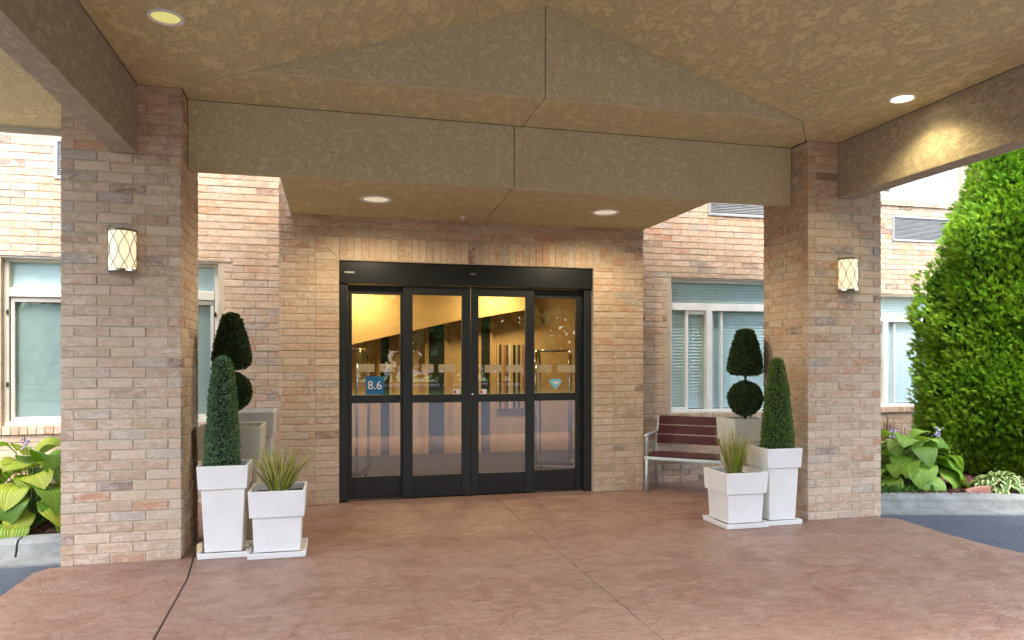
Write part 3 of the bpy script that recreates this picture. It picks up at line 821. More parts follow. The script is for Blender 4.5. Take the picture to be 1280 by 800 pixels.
# ================================================================== CANOPY
can = thing('entrance_canopy', 'tan stucco porte-cochere canopy with vaulted ceiling over the entrance', 'canopy', (1.73, 3.0, 3.2))
Z1, ZL, RZ, RX = 3.80, 3.21, 4.567, 1.735
BXL, BXR = -1.503, 4.973                    # inner faces of the side beams
TXL, TXR, TY = -.612, 4.222, 5.79           # tray edges / gable plane
YBM = 6.54; YF = 1.5; EYL, EYR, EYB = -3.35, 6.85, 7.71  # unseen front end of the canopy is cut short to let more daylight under
J = .0035
TH = .03
def panel(nm, poly, d, mat): return MB().prism(poly, d).build(nm, mat, can, fix=True, bevel=.003, seg=1)
# flat border: back strip (two mitred halves), side strips, front strip
CX = RX
def ce(pl, z): return [(x, y, z) for x, y in pl]
mL, mR = (-1.165, 6.30), (4.60, 6.30)
panel('soffit_panel', ce([(TXL, TY+.031), (CX-J, TY+.031), (CX-J, YBM), (-1.178, YBM), (-1.178+.003, 6.30)], Z1), (0, 0, TH), 'ceiling')
panel('soffit_panel', ce([(CX+J, TY+.031), (TXR, TY+.031), (4.608, 6.30), (4.612, YBM), (CX+J, YBM)], Z1), (0, 0, TH), 'ceiling')
panel('soffit_panel', ce([(BXL, YF), (TXL, YF), (TXL, TY), (TXL-.009, TY+.031), (-1.178-.006, 6.30), (BXL, 6.276+.02)], Z1), (0, 0, TH), 'ceiling')
panel('soffit_panel', ce([(TXR, YF), (BXR, YF), (BXR, 6.30), (4.614, 6.30), (TXR+.006, TY+.031), (TXR, TY)], Z1), (0, 0, TH), 'ceiling')
# vault slopes
panel('vault_slope', [(TXL, YF, Z1), (TXL, TY-.001, Z1), (RX-.0, TY-.001, RZ), (RX-.0, YF, RZ)], (0, 0, TH), 'ceiling')
panel('vault_slope', [(RX+.0005, YF, RZ), (RX+.0005, TY-.001, RZ), (TXR, TY-.001, Z1), (TXR, YF, Z1)], (0, 0, TH), 'ceiling')
# gable triangle in two halves
panel('gable_panel', [(TXL, TY, Z1+.002), (CX-J, TY, Z1+.002), (CX-J, TY, RZ+.02)], (0, TH, 0), 'beam')
panel('gable_panel', [(CX+J, TY, Z1+.002), (TXR, TY, Z1+.002), (CX+J, TY, RZ+.02)], (0, TH, 0), 'beam')
# cross beam face in two halves
panel('cross_beam', [(-1.176, YBM, ZL), (CX-.08-J, YBM, ZL), (CX-.08-J, YBM, Z1-.003), (-1.176, YBM, Z1-.003)], (0, .10, 0), 'beam')
panel('cross_beam', [(CX-.08+J, YBM, ZL), (4.615, YBM, ZL), (4.615, YBM, Z1-.003), (CX-.08+J, YBM, Z1-.003)], (0, .10, 0), 'beam')
# lower soffit in two halves
SXL, SXR = -.43, 3.735
panel('soffit_panel', ce([(SXL, YBM+.102), (CX-.08-J, YBM+.102), (CX-.02-J, YV-.004), (SXL, YV-.004)], ZL+.002), (0, 0, TH), 'ceiling')
panel('soffit_panel', ce([(CX-.08+J, YBM+.102), (SXR, YBM+.102), (SXR, YV-.004), (CX-.02+J, YV-.004)], ZL+.002), (0, 0, TH), 'ceiling')
MB().box(SXL-.012, SXL-.001, YBM+.11, YV-.004, ZL-.004, ZL+.5).build('edge_trim', 'white', can)
# dark backing behind the joints
MB().box(SXL, SXR, YBM+.11, YV-.004, ZL+.036, 3.72).build('soffit_core', 'dark_joint', can)
# side beams (butt against the pillar fronts)
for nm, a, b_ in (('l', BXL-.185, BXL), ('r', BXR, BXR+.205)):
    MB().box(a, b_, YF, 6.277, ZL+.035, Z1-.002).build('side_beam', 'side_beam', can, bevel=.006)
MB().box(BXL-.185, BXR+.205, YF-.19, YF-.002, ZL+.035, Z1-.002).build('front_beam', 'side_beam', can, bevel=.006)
MB().prism([(TXL-.1, YF-.002, Z1), (TXR+.1, YF-.002, Z1), (RX, YF-.002, RZ+.05)], (0, -.1, 0)).build('gable_panel', 'beam', can, fix=True)
# eaves outside the beams
panel('eave_soffit', ce([(EYL, YF-.2), (BXL-.19, YF-.2), (BXL-.19, 6.27), (-2.052, 6.27), (-2.052, EYB), (EYL, EYB)], Z1), (0, 0, TH), 'beam')
panel('eave_soffit', ce([(BXR+.21, YF-.2), (EYR, YF-.2), (EYR, EYB), (5.492, EYB), (5.492, 6.27), (BXR+.21, 6.27)], Z1), (0, 0, TH), 'beam')
for q in ((EYL-.02, EYL, YF-.2, EYB, Z1-.02), (EYR, EYR+.02, YF-.2, EYB, Z1-.02), (EYL-.02, -1.19, EYB+.001, EYB+.03, Z1-.055), (4.63, EYR+.02, EYB+.001, EYB+.03, Z1-.055)):
    MB().box(*q, Z1+.2).build('fascia', 'cream', can)
# roof solid
zb = Z1+.034
MB().prism([(EYL, YF-.2, zb), (TXL-.01, YF-.2, zb), (RX, YF-.2, RZ+.04), (TXR+.01, YF-.2, zb), (EYR, YF-.2, zb), (EYR, YF-.2, zb+.1), (RX, YF-.2, RZ+.95), (EYL, YF-.2, zb+.1)], (0, TY+.025-YF+.2, 0)).build('roof', 'roof', can, fix=True)
MB().prism([(EYL, TY+.04, zb), (EYR, TY+.04, zb), (EYR, TY+.04, zb+.1), (RX, TY+.04, RZ+.95), (EYL, TY+.04, zb+.1)], (0, EYB-TY-.05, 0)).build('roof', 'roof', can, fix=True)

# ================================================================== LIGHTS IN THE CANOPY
def downlight(x, y, z, label, glow, rad, power):
    t = thing('recessed_light', label, 'ceiling light', (x, y, z), 'recessed canopy lights')
    MB().lathe(x, y, [(rad*.78, z-.002), (rad*.80, z-.012), (rad*.97, z-.014), (rad, z-.010), (rad, z-.001)], 40, False).build('trim_ring', 'white', t, smooth=True)
    MB().lathe(x, y, [(.0005, z-.0035), (rad*.79, z-.0030)], 40, False).build('lamp_face', glow, t)
    if power:
        ld = bpy.data.lights.new('lamp', 'SPOT'); lo = bpy.data.objects.new('lamp', ld); C.objects.link(lo)
        ld.energy = power; ld.spot_size = R(135 if rad < .15 else 172); ld.spot_blend = .6; ld.color = (1.0, .82, .42) if rad < .15 else (1.0, .84, .58); ld.shadow_soft_size = .07
        lo.location = (0, 0, -.03); lo.parent = t
    return t
downlight(4.63, 5.06, Z1, 'glowing round recessed light in the ceiling near the right beam', 'down_glow', .105, 8)
downlight(-1.03, 5.00, Z1, 'yellow-gold round recessed light in the ceiling near the left beam', 'down_gold', .112, 0)
downlight(.425, 7.29, ZL+.002, 'white round light in the low soffit, left of the joint', 'diffuser', .162, 17)
downlight(2.873, 7.33, ZL+.002, 'white round light in the low soffit, right of the joint', 'diffuser', .162, 17)
# tiny sprinkler head in the low soffit
m = MB().lathe(1.42, 7.95, [(.035, ZL+.001), (.035, ZL-.008), (.012, ZL-.010), (.010, ZL-.035), (.022, ZL-.037), (.022, ZL-.040)], 14)
tag(m.build('sprinkler_head', 'white', None), 'small white sprinkler head under the low soffit above the doors', 'sprinkler')

def sconce(x0, x1, z0, z1, y, label):
    xc, hw = (x0+x1)/2, (x1-x0)/2; t = thing('wall_sconce', label, 'wall lamp', (xc, y, z0), 'pillar sconces')
    dp = .115
    def ring(a, k=1.0): return (xc-hw*k*math.cos(a), y-.004-dp*k*math.sin(a))
    n = 20
    MB().box(x0+.012, x1-.012, y-.012, y-.001, z0+.01, z1-.01).build('back_plate', 'bronze', t)
    s = MB()
    for k in range(n+1):
        px, py = ring(math.pi*k/n, .95)
        s.v += [(px, py, z0+.012), (px, py, z1-.012)]
    for k in range(n): s.f.append((2*k, 2*k+2, 2*k+3, 2*k+1))
    s.build('glass_shade', 'shade_glow', t, smooth=True)
    for za, zb_ in ((z0, z0+.016), (z1-.014, z1)):
        b_ = MB(); pl = [(*ring(math.pi*k/n, 1.02), za) for k in range(n+1)]
        b_.prism(pl, (0, 0, zb_-za)).build('band', 'chrome' if za == z0 else 'bronze', t, fix=True)
    wr = MB()
    nw = 4
    for q in range(nw):
        for sg_ in (1, -1):
            pl = []
            for k in range(25):
                f_ = k/24; zz = z0+.016+(z1-z0-.03)*f_
                a = math.pi*(q+.5)/nw+sg_*(math.pi/nw)*.46*math.cos(math.pi*(f_-.5)*1.5)
                a = min(max(a, .02), math.pi-.02)
                pl.append((*ring(a, 1.0), zz))
            wr.tube(pl, .0024, 5)
    wr.build('wire_lattice', 'bronze', t, smooth=True)
    return t
sconce(-1.712, -1.502, 2.305, 2.632, 6.28, 'lit curved glass sconce with wire lattice on the left pillar')
sconce(4.966, 5.176, 2.305, 2.632, 6.28, 'lit curved glass sconce with wire lattice on the right pillar')

# ================================================================== LOBBY THINGS
def lobby_lamp(x, y, z, p, label):
    t = thing('lobby_light', label, 'ceiling light', (x, y, z), 'lobby ceiling lights')
    MB().lathe(x, y, [(.19, z), (.19, z-.03), (.17, z-.035)], 24, False).build('rim', 'white', t, smooth=True)
    MB().lathe(x, y, [(.0005, z-.032), (.172, z-.030)], 24, False).build('diffuser', 'lobby_lamp', t)
    ld = bpy.data.lights.new('lamp', 'AREA'); lo = bpy.data.objects.new('lamp', ld); C.objects.link(lo)
    ld.shape = 'DISK'; ld.size = .34; ld.energy = p; ld.color = (1.0, .74, .36)
    lo.parent = t; lo.location = (0, 0, -.045)
lobby_lamp(.45, 11.5, 2.95, 5.0, 'round warm ceiling light inside the lobby, behind the left leaves')
lobby_lamp(2.7, 11.5, 2.95, 5.0, 'round warm ceiling light inside the lobby, behind the right leaves')

def cart(x, y, rz, label):
    t = thing('luggage_cart', label, 'luggage cart', (x, y, -.012), 'luggage carts in the lobby')
    t.rotation_euler.z = rz
    org = Vector((x, y, -.012))
    def bl(m, nm, mt, par=None, **k): return m.build(nm, mt, par or t, root=t, **k)
    W, L, H = .56, 1.0, 1.78
    X = lambda a, b_, c: (x+a, y+b_, c-.012)
    bl(MB().box(x-L/2, x+L/2, y-W/2, y+W/2, .19, .235), 'platform', 'in_floor', bevel=.015)
    bl(MB().box(x-L/2-.02, x+L/2+.02, y-W/2-.02, y+W/2+.02, .165, .188), 'bumper', 'chrome', bevel=.008)
    for sx in (-1, 1):
        for sy in (-1, 1):
            wc = X(sx*(L/2-.1), sy*(W/2-.07), .07)
            wh = MB().tube([(wc[0], wc[1]-.02, wc[2]), (wc[0], wc[1]+.02, wc[2])], .068, 16)
            o = bl(wh, 'wheel', 'dark_panel')
            bl(MB().box(wc[0]-.02, wc[0]+.02, wc[1]-.035, wc[1]+.035, .12, .163), 'caster_fork', 'chrome', o)
    for sy in (-1, 1):
        p = [X(-L/2+.05, sy*(W/2-.05), .235)]
        p += [X(-L/2+.05, sy*(W/2-.05), 1.25)]
        for k in range(1, 8):
            a = math.pi/2*k/7
            p.append(X(-L/2+.05+.28*(1-math.cos(a)), sy*(W/2-.05)*(1-.0*k), 1.25+.50*math.sin(a)))
        for k in range(0, 8):
            a = math.pi/2*k/7
            p.append(X(L/2-.05-.28*(1-math.sin(a)), sy*(W/2-.05), 1.25+.50*math.cos(a)))
        p.append(X(L/2-.05, sy*(W/2-.05), .235))
        bl(MB().tube(p, .02, 10), 'hoop', 'chrome', smooth=True)
    bl(MB().tube([X(-.2, -W/2+.05, 1.75), X(-.2, W/2-.05, 1.75)], .014, 8), 'cross_bar', 'chrome', smooth=True)
    bl(MB().tube([X(.2, -W/2+.05, 1.75), X(.2, W/2-.05, 1.75)], .014, 8), 'cross_bar', 'chrome', smooth=True)
    bl(MB().tube([X(-.2, 0, 1.735), X(.2, 0, 1.735)], .014, 8), 'hanging_rail', 'chrome', smooth=True)
    return t
cart(.16, 9.55, R(78), 'chrome luggage cart behind the leftmost door leaf')
cart(3.05, 9.75, R(70), 'chrome luggage cart behind the rightmost door leaf')

# ================================================================== PLANTERS
def planter(cx, yf, wt, wb, h, collar, mat, label, saucer=True, soil=True, rot=0.0, r=.006, dt=None):
    """square tapered planter with an overhanging collar; yf = front face at the rim"""
    cy = yf+wt/2
    t = thing('planter', label, 'planter', (cx, cy, 0), 'entrance planters')
    zb = .045 if saucer else .0
    wm = wt-.045-(wt-wb)*collar/h*.5
    b = MB(); b.frustum(cx, cy, wb, wb, zb, wm, wm, h-collar+.004)
    b.build('body', mat, t, bevel=r)
    # collar: hollow ring
    c = MB(); zc0, zc1 = h-collar, h
    w0, w1 = wt-.022, wt; th = .022
    i = 0
    def ringv(wx, z): return [(cx-wx/2, cy-wx/2, z), (cx+wx/2, cy-wx/2, z), (cx+wx/2, cy+wx/2, z), (cx-wx/2, cy+wx/2, z)]
    rings = [ringv(w0, zc0), ringv(w1, zc1), ringv(w1-2*th, zc1), ringv(w0-2*th-.01, zc1-.10), ringv(w0-2*th-.03, zc0)]
    for rg in rings: c.v += rg
    for k in range(len(rings)):
        k2 = (k+1) % len(rings)
        for j in range(4): c.f.append((k*4+j, k*4+(j+1) % 4, k2*4+(j+1) % 4, k2*4+j))
    c.build('collar', mat, t, bevel=r*.8, fix=True)
    if soil: MB().box(cx-w0/2+th+.004, cx+w0/2-th-.004, cy-w0/2+th+.004, cy+w0/2-th-.004, zc0+.01, zc1-.055).build('soil', 'soil', t)
    if saucer:
        ws = wb+.10
        s = MB(); rg = [ringv(ws-.01, .0015), ringv(ws, .048), ringv(ws-.03, .048), ringv(ws-.04, .02)]
        for q in rg: s.v += q
        for k in range(3):
            for j in range(4): s.f.append((k*4+j, k*4+(j+1) % 4, (k+1)*4+(j+1) % 4, (k+1)*4+j))
        s.f.append((3, 2, 1, 0)); s.f.append((12, 13, 14, 15))
        s.build('saucer', mat, t, bevel=.003, seg=1, fix=True)
    if rot:
        t.rotation_euler.z = rot
    return t
planter(-.86, 6.215, .392, .285, .75, .19, 'white_plastic', 'tall white square planter with a cone topiary, left of the doors')
planter(-.433, 6.12, .447, .36, .545, .215, 'white_plastic', 'low white square planter of grass, left of the doors')
planter(3.845, 6.12, .447, .36, .53, .205, 'white_plastic', 'low white square planter of grass, right of the doors')
planter(4.275, 6.15, .385, .285, .745, .19, 'white_plastic', 'tall white square planter with a cone topiary, against the right pillar')
planter(-.875, 6.72, .535, .42, 1.02, .29, 'beige_plastic', 'tall beige round-cornered planter behind the white planters on the left', saucer=False, r=.03)
planter(-.80, 7.42, .50, .38, 1.10, .24, 'pale_plastic', 'tallest pale planter at the back left against the brick wall', saucer=False, soil=True)
planter(4.345, 6.86, .385, .29, .975, .245, 'pale_plastic', 'tall pale planter with a two-tier topiary, behind the right white planters', saucer=False)

# small tan wedge beside the left tall planter's saucer
m = MB().prism([(-1.075, 6.33, .012), (-1.03, 6.33, .012), (-1.03, 6.33, .11), (-1.07, 6.33, .10)], (0, .05, 0))
tag(m.build('wood_wedge', 'in_orange', None, fix=True, bevel=.003), 'small tan wooden wedge behind the left tall planter saucer', 'wedge')

# ================================================================== TOPIARIES
def leaf_shell(m, pts, size, asp=.55, tilt=.9):
    """pts: (position, normal)"""
    for p, n in pts:
        d = (n+Vector((random.gauss(0, tilt), random.gauss(0, tilt), random.gauss(.15, tilt)))).normalized()
        s = d.cross(Vector((random.gauss(0, 1), random.gauss(0, 1), random.gauss(0, 1)))).normalized()
        l = size*random.uniform(.7, 1.3); w_ = l*asp*.5
        up = d.cross(s)*l*.12
        m.quad(p, p+d*l*.5+s*w_+up, p+d*l, p+d*l*.5-s*w_+up)
def surf_rev(prof, cx, cy, n, jit=.012, rmod=None):
    """sample points over a surface of revolution given by (r,z) polyline"""
    segs = []; tot = 0
    for (r0, z0), (r1, z1) in zip(prof, prof[1:]):
        a = math.hypot(r1-r0, z1-z0)*(r0+r1)*math.pi; tot += a; segs.append((tot, r0, z0, r1, z1))
    out = []
    for _ in range(n):
        q = random.uniform(0, tot)
        for tt, r0, z0, r1, z1 in segs:
            if q <= tt: break
        f_ = random.random()
        r, z = r0+(r1-r0)*f_, z0+(z1-z0)*f_
        a = random.uniform(0, 2*math.pi)
        if rmod: r *= rmod(a, z)
        nr = Vector(((z1-z0)*math.cos(a), (z1-z0)*math.sin(a), -(r1-r0)))
        nr = nr.normalized() if nr.length > 1e-6 else Vector((0, 0, 1))
        rr = max(r-abs(random.gauss(0, jit))+jit*.3, 0)
        out.append((Vector((cx+rr*math.cos(a), cy+rr*math.sin(a), z-abs(nr.z)*abs(random.gauss(0, jit*.6)))), nr))
    return out
def lumps(seed, amp):
    rg = random.Random(seed); ks = [(rg.randint(1, 5), rg.uniform(3, 16), rg.uniform(0, 6.28), rg.uniform(.4, 1)) for _ in range(6)]
    return lambda a, z: 1+amp*sum(c*math.sin(k*a+z*q+ph) for k, q, ph, c in ks)/3
def scale_prof(prof, dr): return [(max(r-dr, .001), z) for r, z in prof]
def topiary(name, cx, cy, tiers, stem, mat, n, label, leaf=.020):
    t = thing(name, label, 'topiary', (cx, cy, tiers[0][0][1]), 'planter topiaries')
    for k, prof in enumerate(tiers):
        lm = lumps(len(label)*7+k*13, .06)
        m = MB(); leaf_shell(m, surf_rev(prof, cx, cy, n[k], .014, lm), leaf)
        c = m.build('foliage', mat, t, 'stuff')
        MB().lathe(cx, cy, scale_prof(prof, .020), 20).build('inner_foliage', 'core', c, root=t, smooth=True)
    MB().tube([(cx, cy, stem[0]), (cx+.004, cy, (stem[0]+stem[1])/2), (cx, cy, stem[1])], .013, 8).build('trunk', 'bark', t, smooth=True)
    return t
topiary('cone_topiary', -.885, 6.41, [[(.02, .68), (.125, .685), (.131, .72), (.122, 1.0), (.100, 1.3), (.075, 1.55), (.058, 1.61), (.02, 1.635)]], (.62, 1.3), 'boxwood', [9500], 'clipped cone topiary in the tall white planter on the left', .021)
topiary('cone_topiary', 4.315, 6.345, [[(.02, .68), (.150, .685), (.154, .72), (.130, 1.0), (.095, 1.35), (.062, 1.57), (.045, 1.61), (.015, 1.62)]], (.62, 1.3), 'boxwood_green', [9500], 'clipped cone topiary in the tall white planter by the right pillar', .021)
def ball(r, zc): return [(max(r*math.sin(math.pi*k/10), .004), zc-r*math.cos(math.pi*k/10)) for k in range(11)]
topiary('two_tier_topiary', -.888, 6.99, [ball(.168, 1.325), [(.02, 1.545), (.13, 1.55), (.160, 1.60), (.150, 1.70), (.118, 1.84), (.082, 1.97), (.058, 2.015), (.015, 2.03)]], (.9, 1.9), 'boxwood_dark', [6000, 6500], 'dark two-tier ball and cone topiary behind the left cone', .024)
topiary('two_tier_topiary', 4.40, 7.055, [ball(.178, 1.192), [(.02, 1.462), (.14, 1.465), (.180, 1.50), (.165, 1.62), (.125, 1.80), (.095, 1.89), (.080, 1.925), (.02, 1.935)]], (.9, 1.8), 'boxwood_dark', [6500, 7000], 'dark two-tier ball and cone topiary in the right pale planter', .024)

def grass_clump(cx, cy, z0, n, hmax, spread, label, lean=(0, 0)):
    t = thing('ornamental_grass', label, 'ornamental grass', (cx, cy, z0), 'planter grasses')
    m = MB()
    for _ in range(n):
        a = random.uniform(0, 2*math.pi); q = math.sqrt(random.random())
        bx, by = cx+q*.055*math.cos(a), cy+q*.055*math.sin(a)
        h = hmax*random.uniform(.5, 1.05); out = spread*q*random.uniform(.5, 1.15)+.01
        dx, dy = math.cos(a)*out+lean[0]+random.gauss(0, .02), math.sin(a)*out+lean[1]
        w_ = random.uniform(.0035, .0085); curl = random.uniform(.2, 1.4)
        s = Vector((-math.sin(a+random.gauss(0, .8)), math.cos(a+random.gauss(0, .8)), 0))
        prev = None; sg = 5
        for k in range(sg+1):
            f_ = k/sg
            p = Vector((bx+dx*(f_**(1+curl*.5)), by+dy*(f_**(1+curl*.5)), z0+h*(f_-.12*curl*f_*f_*out/spread)))
            ww = w_*(1-f_**2.2)+.0006
            cur = (p-s*ww, p+s*ww)
            if prev: m.quad(prev[0], prev[1], cur[1], cur[0])
            prev = cur
    m.build('blades', 'grass', t, 'stuff')
    y = MB()
    for _ in range(int(n*.16)):               # broad yellowed sheaths
        a = random.uniform(0, 2*math.pi); h = hmax*random.uniform(.35, .8); o_ = spread*random.uniform(.2, .7)
        p0 = Vector((cx+.03*math.cos(a), cy+.03*math.sin(a), z0)); p1 = p0+Vector((o_*math.cos(a), o_*math.sin(a), h))
        s = Vector((-math.sin(a), math.cos(a), 0))*random.uniform(.008, .014)
        md = p0.lerp(p1, .6)+Vector((0, 0, .02))
        y.quad(p0-s*.4, p0+s*.4, md+s, md-s); y.tri(md-s, md+s, p1)
    y.build('yellow_blades', 'hosta_gold', t, 'stuff')
    return t
grass_clump(-.43, 6.34, .47, 200, .47, .25, 'spiky green and yellow grass in the low white planter on the left')
grass_clump(3.83, 6.34, .46, 170, .50, .19, 'spiky green and yellow grass in the low white planter on the right')

# ================================================================== BENCH
def bench():
    ang = R(-40); ca, sa = math.cos(ang), math.sin(ang)
    ox, oy = 3.735, 8.20; L = 1.12
    t = thing('park_bench', 'silver framed bench with dark red slats in front of the window', 'bench', (ox, oy, 0))
    def W(a, b_, z): return (ox+a*ca-b_*sa, oy+a*sa+b_*ca, z)
    def bar(a0, a1, b0, b1, z0, z1, nm, mt, par=None, tilt=0, bev=.006):
        m = MB(); i = 0
        for z, t_ in ((z0, 0), (z1, tilt)):
            for a, b_ in ((a0, b0), (a1, b0), (a1, b1), (a0, b1)): m.v.append(W(a, b_+t_, z))
        m.f += [(0,3,2,1),(4,5,6,7),(0,1,5,4),(1,2,6,5),(2,3,7,6),(3,0,4,7)]
        return m.build(nm, mt, par or t, root=t, bevel=bev)
    # seat slats
    for k in range(4): bar(.012, L-.012, .004+k*.112, .104+k*.112, .425, .447, 'seat_slat', 'mahogany')
    # seat rails
    bar(-.012, L+.012, -.014, .028, .385, .423, 'seat_rail', 'silver', bev=.008)
    bar(0, L, .40, .435, .385, .423, 'seat_rail', 'silver', bev=.008)
    def back(z): return .415+.16*(z-.43)/.45
    for k in range(3):
        z0 = .545+k*.119; z1 = z0+.107
        bar(.03, L-.03, back(z0)-.012, back(z0)+.010, z0, z1, 'back_slat', 'mahogany', tilt=back(z1)-back(z0))
    for a in (0.02, L-.02):
        m = MB().tube([W(a, -.02, 0.004), W(a, .01, .40)], .021, 10); m.build('front_leg', 'silver', t, smooth=True)
        m = MB().tube([W(a, .47, .004), W(a, .42, .43), W(a, back(.88)+.022, .88)], .019, 10); m.build('back_leg', 'silver', t, smooth=True)
        m = MB().tube([W(a, .01, .40), W(a, .0, .60), W(a, -.005, .675)], .017, 10); m.build('arm_post', 'silver', t, smooth=True)
        m = MB().tube([W(a, -.06, .672), W(a, .02, .688), W(a, .22, .690), W(a, back(.69)+.02, .692)], [.02, .018, .013, .012], 10); m.build('armrest', 'silver', t, smooth=True)
        m = MB().tube([W(a, .0, .405), W(a, .42, .405)], .015, 8); m.build('side_rail', 'silver', t, smooth=True)
    return t
bench()

# ================================================================== HOSTAS
def hosta_mesh(nm, mat, L, Wd, arch, cup, seed):
    rg = random.Random(seed); m = bpy.data.meshes.new(nm); nv, nu = 12, 7
    vs, fs, uvs = [], [], []
    for i in range(nv):
        f_ = i/(nv-1)
        wv = Wd*.5*(math.sin(math.pi*f_**.78)**.6 if 0 < f_ < 1 else 0.02)
        if i == 0: wv = Wd*.20
        for j in range(nu):
            u = j/(nu-1)*2-1
            x = L*f_-L*.06*(1-abs(u))*(f_ < .01)+(-.07*L*abs(u)**2 if i == 0 else 0)
            z = arch*L*(math.sin(f_*math.pi*.62)*.55-f_*f_*.75)+cup*abs(u)*wv+.035*L*math.sin(f_*9+u*2+seed)*abs(u)
            vs.append((x, u*wv, z)); uvs.append((j/(nu-1), f_))
    for i in range(nv-1):
        for j in range(nu-1): fs.append((i*nu+j, (i+1)*nu+j, (i+1)*nu+j+1, i*nu+j+1))
    m.from_pydata(vs, [], fs); ul = m.uv_layers.new(name='UVMap')
    for lp_ in m.loops: ul.data[lp_.index].uv = uvs[lp_.vertex_index]
    m.materials.append(M[mat]); m.polygons.foreach_set('use_smooth', [True]*len(m.polygons)); return m
def hosta(cx, cy, z0, n, spread, height, L, mats, label, seed, name='hosta_plant', sq=1.0, flowers=()):
    rg = random.Random(seed)
    t = thing(name, label, 'hosta', (cx, cy, z0), None)
    var = [hosta_mesh('leaf', mt, L, L*.88, rg.uniform(.6, 1.0), rg.uniform(.03, .16), seed*10+k) for k, mt in enumerate(mats)]
    st_ = MB()
    for k in range(n):
        f_ = (k+.5)/n
        a = k*2.39996+rg.uniform(-.35, .35); q = math.sqrt(f_)
        r = spread*q*rg.uniform(.85, 1.1)*.72; h = height*(1-.80*f_**1.3)*rg.uniform(.88, 1.08)
        bx, by = cx+r*math.cos(a), cy+r*sq*math.sin(a)
        o = bpy.data.objects.new('leaf', var[rg.randrange(len(var))]); C.objects.link(o); o.parent = t
        o.location = Vector((bx, by, z0+h))-Vector((cx, cy, z0))
        pitch = R(32-88*q)+rg.uniform(-.22, .22)
        o.rotation_euler = (rg.uniform(-.35, .35), -pitch, math.atan2(by-cy, bx-cx) if q > .1 else a)
        o.scale = (rg.uniform(.75, 1.12)*(.72+.28*q),)*3
        st_.tube([(cx+.04*math.cos(a), cy+.04*math.sin(a), z0), (cx+r*.5*math.cos(a), cy+r*.5*math.sin(a), z0+h*.72), (bx, by, z0+h)], [.007, .006, .004], 5)
    st_.build('stems', 'stem', t, 'stuff')
    for dx, dy, hh in flowers:
        fs = MB(); fm = MB(); tip = Vector((cx+dx, cy+dy, z0+hh))
        fs.tube([(cx, cy, z0), (cx+dx*.5, cy+dy*.5, z0+hh*.7), tuple(tip)], [.005, .004, .003], 5)
        fo = fs.build('flower_stalk', 'stem', t)
        for k in range(26):
            p = tip+Vector((rg.gauss(0, .018), rg.gauss(0, .018), rg.uniform(-.09, .03)))
            d = Vector((rg.gauss(0, 1), rg.gauss(0, 1), -.8)).normalized()*.035; s = d.cross(Vector((rg.gauss(0, 1), rg.gauss(0, 1), rg.gauss(0, 1)))).normalized()*.011
            fm.quad(p, p+d*.5+s, p+d, p+d*.5-s)
        fm.build('petals', 'flower', fo, 'stuff', root=t)
    return t
hosta(6.70, 7.22, .10, 58, .66, .52, .37, ['hosta', 'hosta', 'hosta_dark', 'hosta'], 'broad bright green hosta beside the right pillar', 3, sq=.8, flowers=((.52, .1, .66), (-.12, .1, .66)))
hosta(-2.62, 7.30, .10, 58, .60, .64, .33, ['hosta_gold', 'hosta', 'hosta_dark', 'hosta_gold'], 'golden green hosta at the left edge beside the left pillar', 5, sq=.8, flowers=((.18, -.1, .62), (-.05, .05, .80), (.28, -.05, .58)))
hosta(-3.45, 7.30, .10, 44, .52, .62, .30, ['hosta_gold', 'hosta', 'hosta_dark', 'hosta_gold'], 'golden green hosta cut off by the left edge of the picture', 6, sq=.8)
hosta(7.36, 6.60, .10, 70, .36, .20, .125, ['hosta_var', 'hosta_var', 'hosta_var'], 'small variegated hosta with cream leaf edges by the right kerb', 8, name='variegated_hosta')
# low ground cover and dry grass by the right pillar
t = thing('groundcover_plant', 'low feathery green groundcover under the bright hosta', 'groundcover', (6.15, 6.82, .10))
m = MB(); pts = []
for _ in range(900):
    a = random.uniform(0, 6.28); q = math.sqrt(random.random())
    pts.append((Vector((6.15+.42*q*math.cos(a), 6.84+.12*q*math.sin(a), .11+.07*(1-q)*random.random()+.02)), Vector((math.cos(a)*.4, math.sin(a)*.4, .9))))
leaf_shell(m, pts, .040, .4, .7); m.build('foliage', 'ground_leaf', t, 'stuff')
t = thing('dry_shrub', 'brown dried twiggy shrub against the wall behind the bright hosta', 'shrub', (7.35, 8.3, .1))
m = MB()
for _ in range(420):
    a = random.uniform(0, 6.28); q = random.random()
    p = Vector((7.35+.30*q*math.cos(a), 8.3+.3*q*math.sin(a), .1)); e = Vector((7.35+.5*q*math.cos(a), 8.3+.45*q*math.sin(a), .25+.62*(1-.45*q)*random.uniform(.6, 1)))
    s = Vector((random.gauss(0, 1), random.gauss(0, 1), 0)).normalized()*.004
    m.quad(p-s, p+s, e+s*.4, e-s*.4)
m.build('twigs', 'dry', t, 'stuff')
# pink edging block
pl = []; pr_ = []
for k in range(9):
    f_ = k/8; x = 6.83+.22*f_; y = 6.53-.10*f_+.04*math.sin(f_*math.pi)
    pl.append((x, y, .09)); pr_.append((x+.03, y+.06, .09))
m = MB(); n = 9
for k in range(n):
    top = .155+.055*(k/8)**.8
    m.v += [(pl[k][0], pl[k][1], .08), (pl[k][0], pl[k][1], top), (pr_[k][0], pr_[k][1], top), (pr_[k][0], pr_[k][1], .08)]
for k in range(n-1):
    for j in range(4): m.f.append((k*4+j, (k+1)*4+j, (k+1)*4+(j+1) % 4, k*4+(j+1) % 4))
m.f += [(0, 1, 2, 3), tuple((n-1)*4+j for j in (3, 2, 1, 0))]
tag(m.build('edging_block', 'terracotta', None, bevel=.006, fix=True), 'curved pink edging block tilted in the mulch by the right kerb', 'edging block')

